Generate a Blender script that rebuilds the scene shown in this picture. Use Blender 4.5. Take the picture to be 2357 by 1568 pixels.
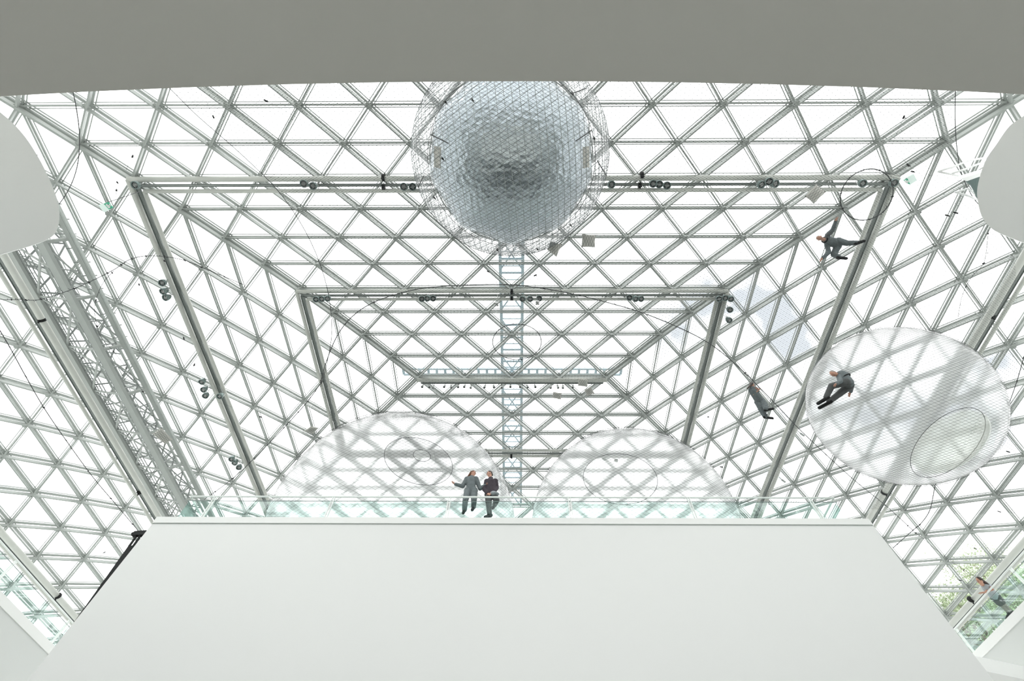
import bpy, bmesh, math, random
from mathutils import Vector, Matrix
random.seed(7)
for o in list(bpy.data.objects): bpy.data.objects.remove(o)
scn = bpy.context.scene
COL = scn.collection
V = Vector

# ------------------------------------------------------------------ camera
FPX, V0, YAW, ROLL = 1062.82, 630.58, 0.0140356, 0.0119357
CAMX = 0.17
_th = math.atan2(V0, FPX)
_F = V((0, math.sin(_th), math.cos(_th))); _U = V((0, -math.cos(_th), math.sin(_th))); _R = V((1, 0, 0))
_c, _s = math.cos(ROLL), math.sin(ROLL)
_R, _U = _R*_c + _U*_s, _U*_c - _R*_s
_M = Matrix.Rotation(YAW, 3, 'Z')
CR, CU, CF = _M @ _R, _M @ _U, _M @ _F
cam_d = bpy.data.cameras.new('camera'); cam = bpy.data.objects.new('camera', cam_d); COL.objects.link(cam)
cam_d.sensor_width = 36; cam_d.sensor_fit = 'HORIZONTAL'; cam_d.lens = FPX/2357*36; cam_d.clip_end = 500; cam_d.clip_start = .05
m3 = Matrix((CR, CU, -CF)).transposed()
cam.matrix_world = Matrix.Translation((CAMX, 0, 0)) @ m3.to_4x4()
scn.camera = cam

# ------------------------------------------------------------------ light
SKY_STRENGTH = 3.3
w = bpy.data.worlds.new('overcast_sky'); scn.world = w; w.use_nodes = True
nt = w.node_tree; nt.nodes.clear()
out = nt.nodes.new('ShaderNodeOutputWorld'); bg = nt.nodes.new('ShaderNodeBackground')
tc = nt.nodes.new('ShaderNodeTexCoord'); no = nt.nodes.new('ShaderNodeTexNoise'); cr = nt.nodes.new('ShaderNodeValToRGB')
no.inputs['Scale'].default_value = 3.2; no.inputs['Detail'].default_value = 4
cr.color_ramp.elements[0].position = .33; cr.color_ramp.elements[0].color = (.275, .29, .31, 1)
cr.color_ramp.elements[1].position = .41; cr.color_ramp.elements[1].color = (1, 1, 1, 1)
nt.links.new(tc.outputs['Generated'], no.inputs['Vector']); nt.links.new(no.outputs['Fac'], cr.inputs['Fac'])
nt.links.new(cr.outputs['Color'], bg.inputs['Color']); bg.inputs['Strength'].default_value = SKY_STRENGTH
nt.links.new(bg.outputs[0], out.inputs[0])
scn.view_settings.view_transform = 'Standard'; scn.view_settings.look = 'None'
scn.view_settings.exposure = 0.0; scn.view_settings.gamma = 1; scn.view_settings.use_curve_mapping = False

# ------------------------------------------------------------------ helpers
def ray(px, py): return CR*(px-1178.5) + CU*(784-py) + CF*FPX
def at(px, py, z=None, y=None, x=None):
    v = ray(px, py)
    if z is not None: t = z/v.z
    elif y is not None: t = y/v.y
    else: t = (x-CAMX)/v.x
    p = v*t; p.x += CAMX
    return p

def mat(name, col, rough=.5, metal=0., spec=.5, noise=0., nscale=8., bump=0.):
    m = bpy.data.materials.new(name); m.use_nodes = True; t = m.node_tree
    b = t.nodes['Principled BSDF']
    b.inputs['Base Color'].default_value = (*col, 1); b.inputs['Roughness'].default_value = rough
    b.inputs['Metallic'].default_value = metal; b.inputs['Specular IOR Level'].default_value = spec
    tx = t.nodes.new('ShaderNodeTexCoord'); n = t.nodes.new('ShaderNodeTexNoise')
    n.inputs['Scale'].default_value = nscale; n.inputs['Detail'].default_value = 4
    t.links.new(tx.outputs['Object'], n.inputs['Vector'])
    mx = t.nodes.new('ShaderNodeMix'); mx.data_type = 'RGBA'
    mx.inputs[6].default_value = (*[c*(1-noise) for c in col], 1); mx.inputs[7].default_value = (*[min(1, c*(1+noise)) for c in col], 1)
    t.links.new(n.outputs['Fac'], mx.inputs[0]); t.links.new(mx.outputs[2], b.inputs['Base Color'])
    if bump:
        bp = t.nodes.new('ShaderNodeBump'); bp.inputs['Strength'].default_value = bump
        t.links.new(n.outputs['Fac'], bp.inputs['Height']); t.links.new(bp.outputs[0], b.inputs['Normal'])
    return m

def glassy(name, tint, refl=.08, rough=.03, blur=0., diff=0., diffcol=(1, 1, 1), bump=0., bscale=4.):
    """thin sheet: tinted clear transmission, some surface reflection, optional soft blur and milkiness"""
    m = bpy.data.materials.new(name); m.use_nodes = True; t = m.node_tree; t.nodes.clear()
    N = t.nodes.new; L = t.links.new
    out = N('ShaderNodeOutputMaterial'); tr = N('ShaderNodeBsdfTransparent'); tr.inputs[0].default_value = (*tint, 1)
    cur = tr.outputs[0]
    tx = N('ShaderNodeTexCoord'); n = N('ShaderNodeTexNoise'); n.inputs['Scale'].default_value = bscale; n.inputs['Detail'].default_value = 6
    L(tx.outputs['Object'], n.inputs['Vector'])
    bp = N('ShaderNodeBump'); bp.inputs['Strength'].default_value = bump; bp.inputs['Distance'].default_value = .05; L(n.outputs['Fac'], bp.inputs['Height'])
    if blur:
        rf = N('ShaderNodeBsdfRefraction'); rf.inputs['IOR'].default_value = 1.01; rf.inputs['Roughness'].default_value = .75
        rf.inputs['Color'].default_value = (*tint, 1); L(bp.outputs[0], rf.inputs['Normal'])
        mx = N('ShaderNodeMixShader'); mx.inputs[0].default_value = blur; L(cur, mx.inputs[1]); L(rf.outputs[0], mx.inputs[2]); cur = mx.outputs[0]
    if diff:
        df = N('ShaderNodeBsdfDiffuse'); df.inputs[0].default_value = (*diffcol, 1); tl = N('ShaderNodeBsdfTranslucent'); tl.inputs[0].default_value = (*diffcol, 1)
        a = N('ShaderNodeMixShader'); a.inputs[0].default_value = .6; L(df.outputs[0], a.inputs[1]); L(tl.outputs[0], a.inputs[2])
        mx = N('ShaderNodeMixShader'); mx.inputs[0].default_value = diff; L(cur, mx.inputs[1]); L(a.outputs[0], mx.inputs[2]); cur = mx.outputs[0]
    gl = N('ShaderNodeBsdfGlossy'); gl.inputs['Roughness'].default_value = rough; L(bp.outputs[0], gl.inputs['Normal'])
    lw = N('ShaderNodeLayerWeight'); lw.inputs[0].default_value = .15
    mr = N('ShaderNodeMapRange'); mr.inputs['To Min'].default_value = refl; mr.inputs['To Max'].default_value = .55
    sq = N('ShaderNodeMath'); sq.operation = 'POWER'; sq.inputs[1].default_value = 3; lw.inputs[0].default_value = .5; L(lw.outputs['Facing'], sq.inputs[0]); L(sq.outputs[0], mr.inputs['Value'])
    pw = N('ShaderNodeMath'); pw.operation = 'MULTIPLY'; L(mr.outputs[0], pw.inputs[0]); pw.inputs[1].default_value = 1.0
    mx = N('ShaderNodeMixShader'); L(pw.outputs[0], mx.inputs[0]); L(cur, mx.inputs[1]); L(gl.outputs[0], mx.inputs[2])
    L(mx.outputs[0], out.inputs[0])
    return m

M = {}
M['bar'] = mat('pale_grey_painted_steel', (.375, .40, .38), .45, noise=.04)
M['tube'] = mat('light_grey_painted_tube', (.56, .575, .535), .4, noise=.05, nscale=5)
M['tube2'] = mat('ribbed_grey_tube', (.58, .60, .56), .5, noise=.05)
M['track'] = mat('dark_grey_track', (.16, .18, .17), .4, metal=.3, noise=.3, nscale=30)
M['galv'] = mat('galvanised_steel', (.40, .43, .41), .45, metal=.2, noise=.15, nscale=12)
M['outsteel'] = mat('haze_toned_walkway_steel', (.50, .60, .66), .6, noise=.08)  # pale blue grey: haze of the glass is put into the colour
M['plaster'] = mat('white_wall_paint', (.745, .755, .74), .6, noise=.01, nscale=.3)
M['plaster_side'] = mat('shade_toned_wall_white', (.60, .62, .60), .6, noise=.01, nscale=.4)  # wall white made darker, side wall shading is put into the colour
M['cap'] = mat('white_parapet_cap', (.78, .79, .77), .45, noise=.01)
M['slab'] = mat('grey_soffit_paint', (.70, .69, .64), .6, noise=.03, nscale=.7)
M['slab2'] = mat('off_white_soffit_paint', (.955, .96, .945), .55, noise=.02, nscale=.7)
M['slabtop'] = mat('blue_grey_gallery_floor', (.30, .35, .38), .6, noise=.1)
M['floor'] = mat('pale_bounce_floor', (.87, .87, .84), .45, noise=.2, nscale=2)  # unseen floor kept pale to bounce light up onto the soffits
M['darkpatch'] = mat('added_dark_floor_patch', (.03, .035, .035), .35, noise=.2, nscale=2)  # only for the added floor patch mirrored in the silver film
M['rail'] = mat('white_handrail_paint', (.80, .84, .81), .35, noise=.02)
M['steel'] = mat('stainless_steel', (.62, .65, .65), .25, metal=.9, noise=.05)
M['darksteel'] = mat('grey_green_steel_rod', (.20, .26, .25), .35, metal=.3, noise=.05)
M['black'] = mat('black_metal', (.012, .013, .013), .6, spec=.25, noise=.2)
M['wire'] = mat('steel_wire', (.055, .06, .06), .45, metal=.4, noise=.1)
M['rope'] = mat('dark_steel_rope', (.05, .055, .055), .5, noise=.2, nscale=40)
M['white'] = mat('white_enamel', (.82, .83, .82), .4, noise=.02)
M['cushion'] = mat('off_white_cushion_fabric', (.66, .65, .61), .8, noise=.06, nscale=30)
M['green'] = mat('exit_sign_green', (.03, .38, .22), .4, noise=.02)
M['signwhite'] = mat('pale_green_sign_panel', (.74, .86, .82), .4, noise=.02)
M['lens'] = mat('spotlight_lens', (.05, .055, .055), .15, noise=.6, nscale=40)
M['chrome'] = mat('spotlight_aluminium', (.55, .57, .56), .25, metal=.7, noise=.05)
M['pane'] = glassy('clear_roof_glass', (.985, .995, .99), refl=.01)
M['bal'] = glassy('green_balustrade_glass', (.86, .95, .93), refl=.06, rough=.02)
M['pvc'] = glassy('clear_inflated_film', (.985, .99, .99), refl=.03, rough=.12, blur=.75, diff=.20, diffcol=(.97, .98, .98), bump=.25, bscale=3)
M['clearfilm'] = glassy('very_clear_film', (.985, .99, .99), refl=.03, rough=.04, blur=.2, diff=.004, bump=.3, bscale=3)
M['foil'] = mat('crinkled_silver_film', (.54, .595, .63), .05, metal=1., noise=.05, nscale=2)
t = M['foil'].node_tree; b = t.nodes['Principled BSDF']
tx = t.nodes['Texture Coordinate']
n1 = t.nodes.new('ShaderNodeTexNoise'); n1.inputs['Scale'].default_value = 1.1; n1.inputs['Detail'].default_value = 9; n1.inputs['Roughness'].default_value = .62
n2 = t.nodes.new('ShaderNodeTexVoronoi'); n2.inputs['Scale'].default_value = 7.0
ad = t.nodes.new('ShaderNodeMath'); ad.operation = 'MULTIPLY_ADD'; ad.inputs[1].default_value = .35
t.links.new(tx.outputs['Object'], n1.inputs['Vector']); t.links.new(tx.outputs['Object'], n2.inputs['Vector'])
t.links.new(n2.outputs['Distance'], ad.inputs[0]); t.links.new(n1.outputs['Fac'], ad.inputs[2])
bp = t.nodes.new('ShaderNodeBump'); bp.inputs['Strength'].default_value = .8; bp.inputs['Distance'].default_value = .09
t.links.new(ad.outputs[0], bp.inputs['Height']); t.links.new(bp.outputs[0], b.inputs['Normal'])
M['skin'] = mat('skin', (.50, .27, .19), .5, noise=.05)
M['suit'] = mat('grey_jumpsuit_cloth', (.135, .16, .165), .85, noise=.35, nscale=9, bump=.3)
M['suitdark'] = mat('dark_grey_cloth', (.075, .08, .08), .85, noise=.2, nscale=9, bump=.3)
M['plum'] = mat('dark_plum_patterned_shirt', (.045, .035, .045), .85, noise=.5, nscale=25)
M['shirt'] = mat('light_grey_shirt', (.36, .39, .41), .85, noise=.08)
M['tight'] = mat('taupe_tights', (.33, .29, .26), .8, noise=.04)
M['hairbrown'] = mat('auburn_hair', (.13, .05, .02), .5, noise=.4, nscale=30)
M['hairdark'] = mat('dark_brown_hair', (.035, .022, .015), .5, noise=.4, nscale=30)
M['hairgrey'] = mat('cropped_grey_hair', (.30, .27, .24), .6, noise=.2, nscale=30)
M['leaf'] = mat('pale_green_leaf', (.27, .33, .20), .6, noise=.3, nscale=.8)
M['bark'] = mat('grey_brown_bark', (.16, .13, .10), .9, noise=.3, nscale=4)
M['maroon'] = mat('maroon_leather', (.10, .02, .015), .5, noise=.1)

def finish(name, bm, m, parent=None, smooth=False, loc=None):
    me = bpy.data.meshes.new(name); bm.to_mesh(me); bm.free()
    o = bpy.data.objects.new(name, me); COL.objects.link(o)
    for x in (m if isinstance(m, (list, tuple)) else [m]): me.materials.append(x)
    if smooth:
        for p in me.polygons: p.use_smooth = True
    if parent: o.parent = parent; o.matrix_parent_inverse = Matrix.Identity(4)
    if parent and loc is None:
        o.location = -parent.location if parent.parent is None else V((0, 0, 0))
    return o
def empty(name, loc):
    o = bpy.data.objects.new(name, None); COL.objects.link(o); o.location = loc; o.empty_display_size = .1
    return o
def tag(o, label, cat, group=None, kind=None):
    o['label'] = label; o['category'] = cat
    if group: o['group'] = group
    if kind: o['kind'] = kind
    return o
def struct(o): o['kind'] = 'structure'; return o

def box(bm, c, sx, sy, sz, X=V((1, 0, 0)), Y=V((0, 1, 0)), Z=V((0, 0, 1))):
    c = V(c); vs = []
    for i in (-1, 1):
        for j in (-1, 1):
            for k in (-1, 1):
                vs.append(bm.verts.new(c + X*(i*sx/2) + Y*(j*sy/2) + Z*(k*sz/2)))
    for f in ((0, 1, 3, 2), (4, 6, 7, 5), (0, 4, 5, 1), (2, 3, 7, 6), (0, 2, 6, 4), (1, 5, 7, 3)):
        bm.faces.new([vs[i] for i in f])
def bx(bm, x0, x1, y0, y1, z0, z1): box(bm, ((x0+x1)/2, (y0+y1)/2, (z0+z1)/2), x1-x0, y1-y0, z1-z0)
def bar(bm, a, b, w_, h_, up=V((0, 0, 1)), off=0., drop=0.):
    a, b = V(a), V(b); d = b-a; L = d.length
    if L < 1e-6: return
    d.normalize(); s = d.cross(up)
    if s.length < 1e-4: s = d.cross(V((1, 0, 0)))
    s.normalize(); u = s.cross(d).normalized()
    c = (a+b)/2 + s*off - u*drop
    box(bm, c, L, w_, h_, d, s, u)
def tube(bm, pts, r, n=8, r2=None, cap=True, closed=False):
    pts = [V(p) for p in pts]; rings = []; N = len(pts)
    prev = None
    for i, p in enumerate(pts):
        if closed: d = pts[(i+1) % N] - pts[i-1]
        else: d = pts[min(i+1, N-1)] - pts[max(i-1, 0)]
        d.normalize()
        if prev is None:
            s = d.cross(V((0, 0, 1)))
            if s.length < 1e-3: s = d.cross(V((1, 0, 0)))
        else: s = prev - d*prev.dot(d)
        s.normalize(); prev = s; u = d.cross(s)
        rr = r if r2 is None else r + (r2-r)*i/(N-1)
        rings.append([bm.verts.new(p + s*(rr*math.cos(2*math.pi*k/n)) + u*(rr*math.sin(2*math.pi*k/n))) for k in range(n)])
    for i in range(N if closed else N-1):
        A, B = rings[i], rings[(i+1) % N]
        for k in range(n): bm.faces.new((A[k], A[(k+1) % n], B[(k+1) % n], B[k]))
    if cap and not closed and n > 2:
        bm.faces.new(rings[0][::-1]); bm.faces.new(rings[-1])
def disc(bm, c, nrm, r, n=16):
    nrm = V(nrm).normalized(); s = nrm.cross(V((.1, .9, .3))).normalized(); u = nrm.cross(s)
    bm.faces.new([bm.verts.new(V(c)+s*(r*math.cos(2*math.pi*k/n))+u*(r*math.sin(2*math.pi*k/n))) for k in range(n)])
def prism(bm, pts2, z0, z1):
    n = len(pts2); A = [bm.verts.new((x, y, z0)) for x, y in pts2]; B = [bm.verts.new((x, y, z1)) for x, y in pts2]
    bm.faces.new(A[::-1]); bm.faces.new(B)
    for i in range(n): bm.faces.new((A[i], A[(i+1) % n], B[(i+1) % n], B[i]))
def smoothpts(P, n=6, closed=False):
    P = [V(p) for p in P]; out = []; N = len(P)
    for i in range(N if closed else N-1):
        if closed: p0, p1, p2, p3 = P[i-1], P[i], P[(i+1) % N], P[(i+2) % N]
        else: p0, p1, p2, p3 = P[max(i-1, 0)], P[i], P[i+1], P[min(i+2, N-1)]
        for k in range(n):
            t = k/n
            out.append(.5*((2*p1)+(p2-p0)*t+(2*p0-5*p1+4*p2-p3)*t*t+(3*p1-p0-3*p2+p3)*t**3))
    if not closed: out.append(P[-1])
    return out

# ------------------------------------------------------------------ roof geometry
Z3 = 19.0
YC, HX, DY = .70007*Z3, .061687*Z3, .064395*Z3
def zk(k): return Z3*(1 + .00346011*k - .00186718*k*k + 9.99369e-5*k**3 - 3.72116e-6*k**4) if k > 1.5 else Z3*(1 - .0003*k)
KMAX = 20
def NF(s, k, i): return V(((i*2-(4+k))*HX, YC + s*k*DY, zk(k)))      # near (s=-1) / far (s=1) slope, i 0..4+k
def NS(s, k, j): return V((s*(4+k)*HX, YC + (j*2-k)*DY, zk(k)))      # side slopes, j 0..k
lat = bmesh.new(); panes = [bmesh.new() for _ in range(4)]
def glazing_bar(a, b, up, deep):
    a, b = V(a), V(b)
    for s in (-1, 1): bar(lat, a, b, .028, .035, up, off=s*.088, drop=.0)
    bar(lat, a, b, .062, .06, up, drop=.02)
    if deep: bar(lat, a, b, .052, .15, up, drop=.27)
    else: bar(lat, a, b, .048, .05, up, drop=.19)
def hip_bar(a, b, up):
    for s in (-1, 1):
        bar(lat, a, b, .04, .05, up, off=s*.21); bar(lat, a, b, .05, .05, up, off=s*.12, drop=.03)
    bar(lat, a, b, .12, .10, up, drop=.06); bar(lat, a, b, .09, .17, up, drop=.30)
def tri_normal(a, b, c):
    n = (b-a).cross(c-a).normalized()
    return n if n.z > 0 else -n
def pane(bm, *vs):
    vs = [bm.verts.new(v + V((0, 0, .05))) for v in vs]; bm.faces.new(vs)
for s in (-1, 1):
    pb = panes[0 if s < 0 else 1]
    for k in range(0, KMAX+1):
        for i in range(4+k):
            a, b = NF(s, k, i), NF(s, k, i+1)
            if not (k == 0 and s > 0): glazing_bar(a, b, V((0, 0, 1)), False)
            if k < KMAX:
                c = NF(s, k+1, i+1); n = tri_normal(a, b, c)
                glazing_bar(a, c, n, True); glazing_bar(c, b, n, True); pane(pb, a, b, c)
                if i > 0: pane(pb, NF(s, k+1, i), a, c)
        if k < KMAX:
            pane(pb, NF(s, k+1, 0), NF(s, k, 0), NF(s, k+1, 1)); pane(pb, NF(s, k, 4+k), NF(s, k+1, 4+k), NF(s, k+1, 5+k))
    pb = panes[2 if s < 0 else 3]
    for k in range(0, KMAX+1):
        for j in range(k):
            a, b = NS(s, k, j), NS(s, k, j+1)
            glazing_bar(a, b, V((0, 0, 1)) + V((s*.3, 0, 0)), False)
        if k < KMAX:
            for j in range(k+1):
                a, b, c = NS(s, k, j), NS(s, k+1, j), NS(s, k+1, j+1); n = tri_normal(a, b, c)
                pane(pb, a, b, c)
                if j > 0: glazing_bar(a, b, n, True)
                if j < k: glazing_bar(a, c, n, True); pane(pb, a, c, NS(s, k, j+1))
            for e, j0, j1 in ((-1, 0, 0), (1, k, k+1)):
                hip_bar(NS(s, k, j0), NS(s, k+1, j1), V((s*.2, e*.2, 1)).normalized())
nodes = set()
for s in (-1, 1):
    for k in range(KMAX+1):
        for i in range(5+k): nodes.add(tuple(round(q, 3) for q in NF(s, k, i)))
        for j in range(k+1): nodes.add(tuple(round(q, 3) for q in NS(s, k, j)))
for p in nodes:
    A = [V(p)+V((.085*math.cos(a), .085*math.sin(a), 0)) for a in [math.pi/3*q for q in range(6)]]
    lo = [lat.verts.new(q-V((0, 0, .31))) for q in A]; hi = [lat.verts.new(q+V((0, 0, -.16))) for q in A]
    lat.faces.new(lo[::-1]); lat.faces.new(hi)
    for q in range(6): lat.faces.new((lo[q], lo[(q+1) % 6], hi[(q+1) % 6], hi[q]))
ceil_o = struct(finish('ceiling', lat, M['bar']))
for q in range(4): struct(finish('window_%d' % (q+1), panes[q], M['pane']))

# ring beams: nested rectangles of tube with a cable track between
def ring_beam(k, drop, inset, r_out, r_in, label, sides='NFLR', clamps=()):
    z = zk(k)-drop
    root = tag(empty('ring_beam', (0, YC, z)), label, 'roof beam', 'rectangular double tube beams hung under the glass roof')
    def rect(off):
        x = (4+k)*HX-off; y = k*DY-off
        return {'N': (V((-x, YC-y, z)), V((x, YC-y, z))), 'F': (V((-x, YC+y, z)), V((x, YC+y, z))),
                'L': (V((-x, YC-y, z)), V((-x, YC+y, z))), 'R': (V((x, YC-y, z)), V((x, YC+y, z)))}
    for off, r, nm in ((0, r_out, 'outer_tube'), (inset, r_in, 'inner_tube')):
        for s in sides:
            if k == 0 and nm == 'inner_tube': continue
            b_ = bmesh.new(); a, b = rect(off)[s]; tube(b_, [a, b], r, 12); finish(nm, b_, M['tube'], root, True)
    for s in sides:
        a, b = rect(inset*.52)[s]
        wd = .065 if (k >= 12 or s in 'LR') else .038
        for o_ in (-wd, wd):
            b_ = bmesh.new(); bar(b_, a, b, .028, .05, off=o_, drop=.0); finish('track_rail', b_, M['track'], root)
        b_ = bmesh.new(); bar(b_, a, b, wd*1.7, .03, drop=-.01); finish('cable_tray', b_, M['galv' if s in 'NF' else 'track'], root)
        # hangers up to the glazing
        L = (b-a).length; nn = max(1, round(L/(2*HX)))
        for q in range(nn+1):
            b_ = bmesh.new(); p = a.lerp(b, q/nn); bar(b_, p+V((0, 0, .0)), p+V((0, 0, drop)), .035, .035); finish('hanger', b_, M['bar'], root)
    for px, py, rr in clamps:
        p = at(px, py, z=z); b_ = bmesh.new()
        d = V((1, 0, 0)) if rr[0] == 'x' else V((0, 1, 0)); R0 = float(rr[1:])
        tube(b_, [p-d*.05, p+d*.05], R0+.02, 12); tube(b_, [p-d*.05+V((0, 0, -R0)), p+d*.05+V((0, 0, -R0-.08))], .03, 6)
        finish('clamp', b_, M['black'], root)
    return root
ring_beam(0, .40, .34, .11, .07, 'topmost short double tube beam under the ridge of the glass roof', sides='N')
ring_beam(4, .42, .38, .085, .07, 'second smallest rectangular tube beam around the roof ridge, with lamps along it', clamps=((1178, 671, 'x.105'), (1178, 687, 'x.085'), (1177, 1050, 'x.105')))
ring_beam(8, .40, .43, .10, .078, 'wide rectangular tube beam in the upper middle of the roof, large bubble in front of it', clamps=((883, 409, 'x.115'), (883, 431, 'x.09'), (1477, 404, 'x.115'), (1472, 427, 'x.09')))
ring_beam(12, .75, .52, .075, .12, 'large tube beam passing behind the lattice gantry on the left', sides='LRF', clamps=((97, 736, 'y.12'), (323, 1132, 'y.12'), (2280, 728, 'y.12'), (2035, 1134, 'y.12')))
ring_beam(16, .80, .50, .085, .12, 'lowest and outermost tube beam, just above the side gallery rails', sides='LRF', clamps=((134, 1372, 'y.12'), (2234, 1380, 'y.12')))

# ------------------------------------------------------------------ building below
FZ = -1.6; H = 8.7; D = 11.03; XL, XR = -10.05, 10.13
GX_L, GX_R = -16.67, 16.74
def solid(name, m, *b): 
    q = bmesh.new()
    for c in b: bx(q, *c)
    return struct(finish(name, q, m))
solid('floor', M['floor'], (-34, 34, -24, 40, FZ-.3, FZ))
solid('added_floor_patch', M['darkpatch'], (-15, 15, .8, 10.6, FZ-.01, FZ+.012))  # unseen dark patch, added so the silver film reflects a dark centre
solid('wall_front', M['plaster'], (XL, XR, D, D+1.4, FZ, H-.2))
solid('trim_1', M['cap'], (XL-.0, XR+.0, D-.025, D+1.45, H-.2, H))
solid('trim_10', M['galv'], (XL+.005, XR-.005, D-.008, D+.1, H-.225, H-.2))
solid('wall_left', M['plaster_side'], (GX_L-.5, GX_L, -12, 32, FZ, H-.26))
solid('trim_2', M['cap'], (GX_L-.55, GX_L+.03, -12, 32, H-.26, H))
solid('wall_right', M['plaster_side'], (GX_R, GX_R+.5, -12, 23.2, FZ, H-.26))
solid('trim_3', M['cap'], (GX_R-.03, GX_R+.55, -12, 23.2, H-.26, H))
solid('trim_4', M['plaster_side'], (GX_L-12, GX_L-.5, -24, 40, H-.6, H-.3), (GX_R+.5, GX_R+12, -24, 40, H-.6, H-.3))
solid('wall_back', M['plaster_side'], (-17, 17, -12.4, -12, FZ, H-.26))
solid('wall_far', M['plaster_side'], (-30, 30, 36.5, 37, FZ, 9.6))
# dark soffit over the camera
hs = 2.45
pts = []
for i in range(41):
    x = -9+18*i/40; pts.append((x, hs*(.0236 + .0245*(min(abs(x), 4)/hs)**2 - .001*x/hs)))
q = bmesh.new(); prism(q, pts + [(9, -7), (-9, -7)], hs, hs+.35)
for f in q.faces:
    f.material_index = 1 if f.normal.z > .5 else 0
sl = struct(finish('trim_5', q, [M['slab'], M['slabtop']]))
sl.data.update()
# rounded side soffits
def soffit(name, px, z, xout):
    P = [at(a, b, z=z) for a, b in px]; P = smoothpts(P, 6)
    q = bmesh.new(); O = [(p.x, p.y) for p in P] + [(xout, P[-1].y), (xout, P[0].y)]; prism(q, O, z, z+.3)
    sgn = 1 if xout > 0 else -1; cy_ = (P[0].y+P[-1].y)/2
    for v in q.verts:      # the edge is chamfered back above the soffit
        if v.co.z > z+.1: v.co.x += sgn*.36; v.co.y += .12 if v.co.y > cy_ else .03
    bmesh.ops.recalc_face_normals(q, faces=q.faces)
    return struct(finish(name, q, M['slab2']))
soffit('trim_6', [(-60, 212), (0, 258), (30, 284), (60, 318), (90, 365), (115, 415), (132, 460), (137, 495), (133, 525), (118, 546), (80, 563), (0, 587), (-80, 612)], 10.0, -16.2)
soffit('trim_7', [(2420, 212), (2357, 266), (2323, 291), (2293, 333), (2270, 367), (2254.5, 410), (2249, 448), (2258, 494), (2277, 521), (2300, 536), (2357, 559), (2430, 585)], 10.0, 16.2)
# lower ledge seen right of the front wall
q = bmesh.new()
c1 = at(2247, 1522, z=6.9); c2 = at(2333, 1558, z=6.9)
P = [(c1.x-.5, c1.y-.4), (c2.x, c2.y-.6), (c2.x+4, c2.y-.6), (c2.x+4, c2.y+8), (c1.x-.5, c2.y+8)]
prism(q, P, 6.5, 6.9); bmesh.ops.recalc_face_normals(q, faces=q.faces); struct(finish('trim_8', q, M['slab2']))

# ------------------------------------------------------------------ balustrades
def balustrade(label, a, b, posts, group, ret=()):
    """a,b: ends of the glass line at parapet top"""
    a, b = V(a), V(b); d = (b-a).normalized(); nrm = d.cross(V((0, 0, 1)))
    root = tag(empty('glass_balustrade', a), label, 'balustrade', group)
    up = V((0, 0, 1.0))
    q = bmesh.new(); tube(q, [a+up, b+up], .028, 10); finish('handrail', q, M['rail'], root, True)
    for p in posts:
        q = bmesh.new()
        for s in (-.035, .035): box(q, V(p)+d*s+V((0, 0, .48)), .022, .05, .98, d, nrm, V((0, 0, 1)))
        finish('post', q, M['rail'], root)
    ps = [a]+[V(p) for p in posts]+[b]
    for i in range(len(ps)-1):
        p, r = ps[i]+d*.06, ps[i+1]-d*.06
        if (r-p).length < .2: continue
        q = bmesh.new(); box(q, (p+r)/2+V((0, 0, .41)), (r-p).length, .014, .80, d, nrm, V((0, 0, 1)))
        finish('glass_panel', q, M['bal'], root)
    q = bmesh.new(); tube(q, [a+nrm*.0+V((0, 0, .84)), b+V((0, 0, .84))], .011, 6); finish('tension_rod', q, M['darksteel'], root)
    return root
YR = D+.30
def fx(px, py): p = at(px, py, y=YR); return p.x
pf = [(fx(x, 1145), YR, H) for x in (497, 769, 1035, 1310, 1583, 1860)]
x0, x1 = fx(438, 1145), fx(1918, 1145)
balustrade('long glass balustrade with white handrail along the top of the big white wall', (x0, YR, H), (x1, YR, H), pf, 'glass balustrades on the parapets')
balustrade('short glass return panel at the left end of the wall top', (x0, YR+1.05, H), (x0, YR+.02, H), [], 'glass balustrades on the parapets')
balustrade('short glass return panel at the right end of the wall top', (x1, YR+.02, H), (x1, YR+1.05, H), [], 'glass balustrades on the parapets')
balustrade('back row of glass panels behind the wall top walkway', (x0+.02, YR+1.06, H), (x1-.02, YR+1.06, H), [(x0+3.6*i+1.9, YR+1.06, H) for i in range(5)], 'glass balustrades on the parapets')
GL, GR = GX_L-.30, GX_R+.30
def gy(px, py, X): return at(px, py, x=X).y
lp = sorted([gy(41, 1289, GL), gy(162, 1426, GL)]); lp = [lp[0]-7.2, lp[0]-3.6] + lp + [lp[1]+3.6]
rp = sorted([gy(2325, 1308, GR), gy(2198, 1445, GR)]); rp = [rp[0]-7.2, rp[0]-3.6] + rp + [rp[1]+2.5]
balustrade('glass balustrade of the left side gallery with white handrail', (GL, -10, H), (GL, 31, H), [(GL, y, H) for y in lp], 'glass balustrades on the parapets')
balustrade('glass balustrade of the right side gallery, woman leaning on its handrail', (GR, -10, H), (GR, 23, H), [(GR, y, H) for y in rp], 'glass balustrades on the parapets')

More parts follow.
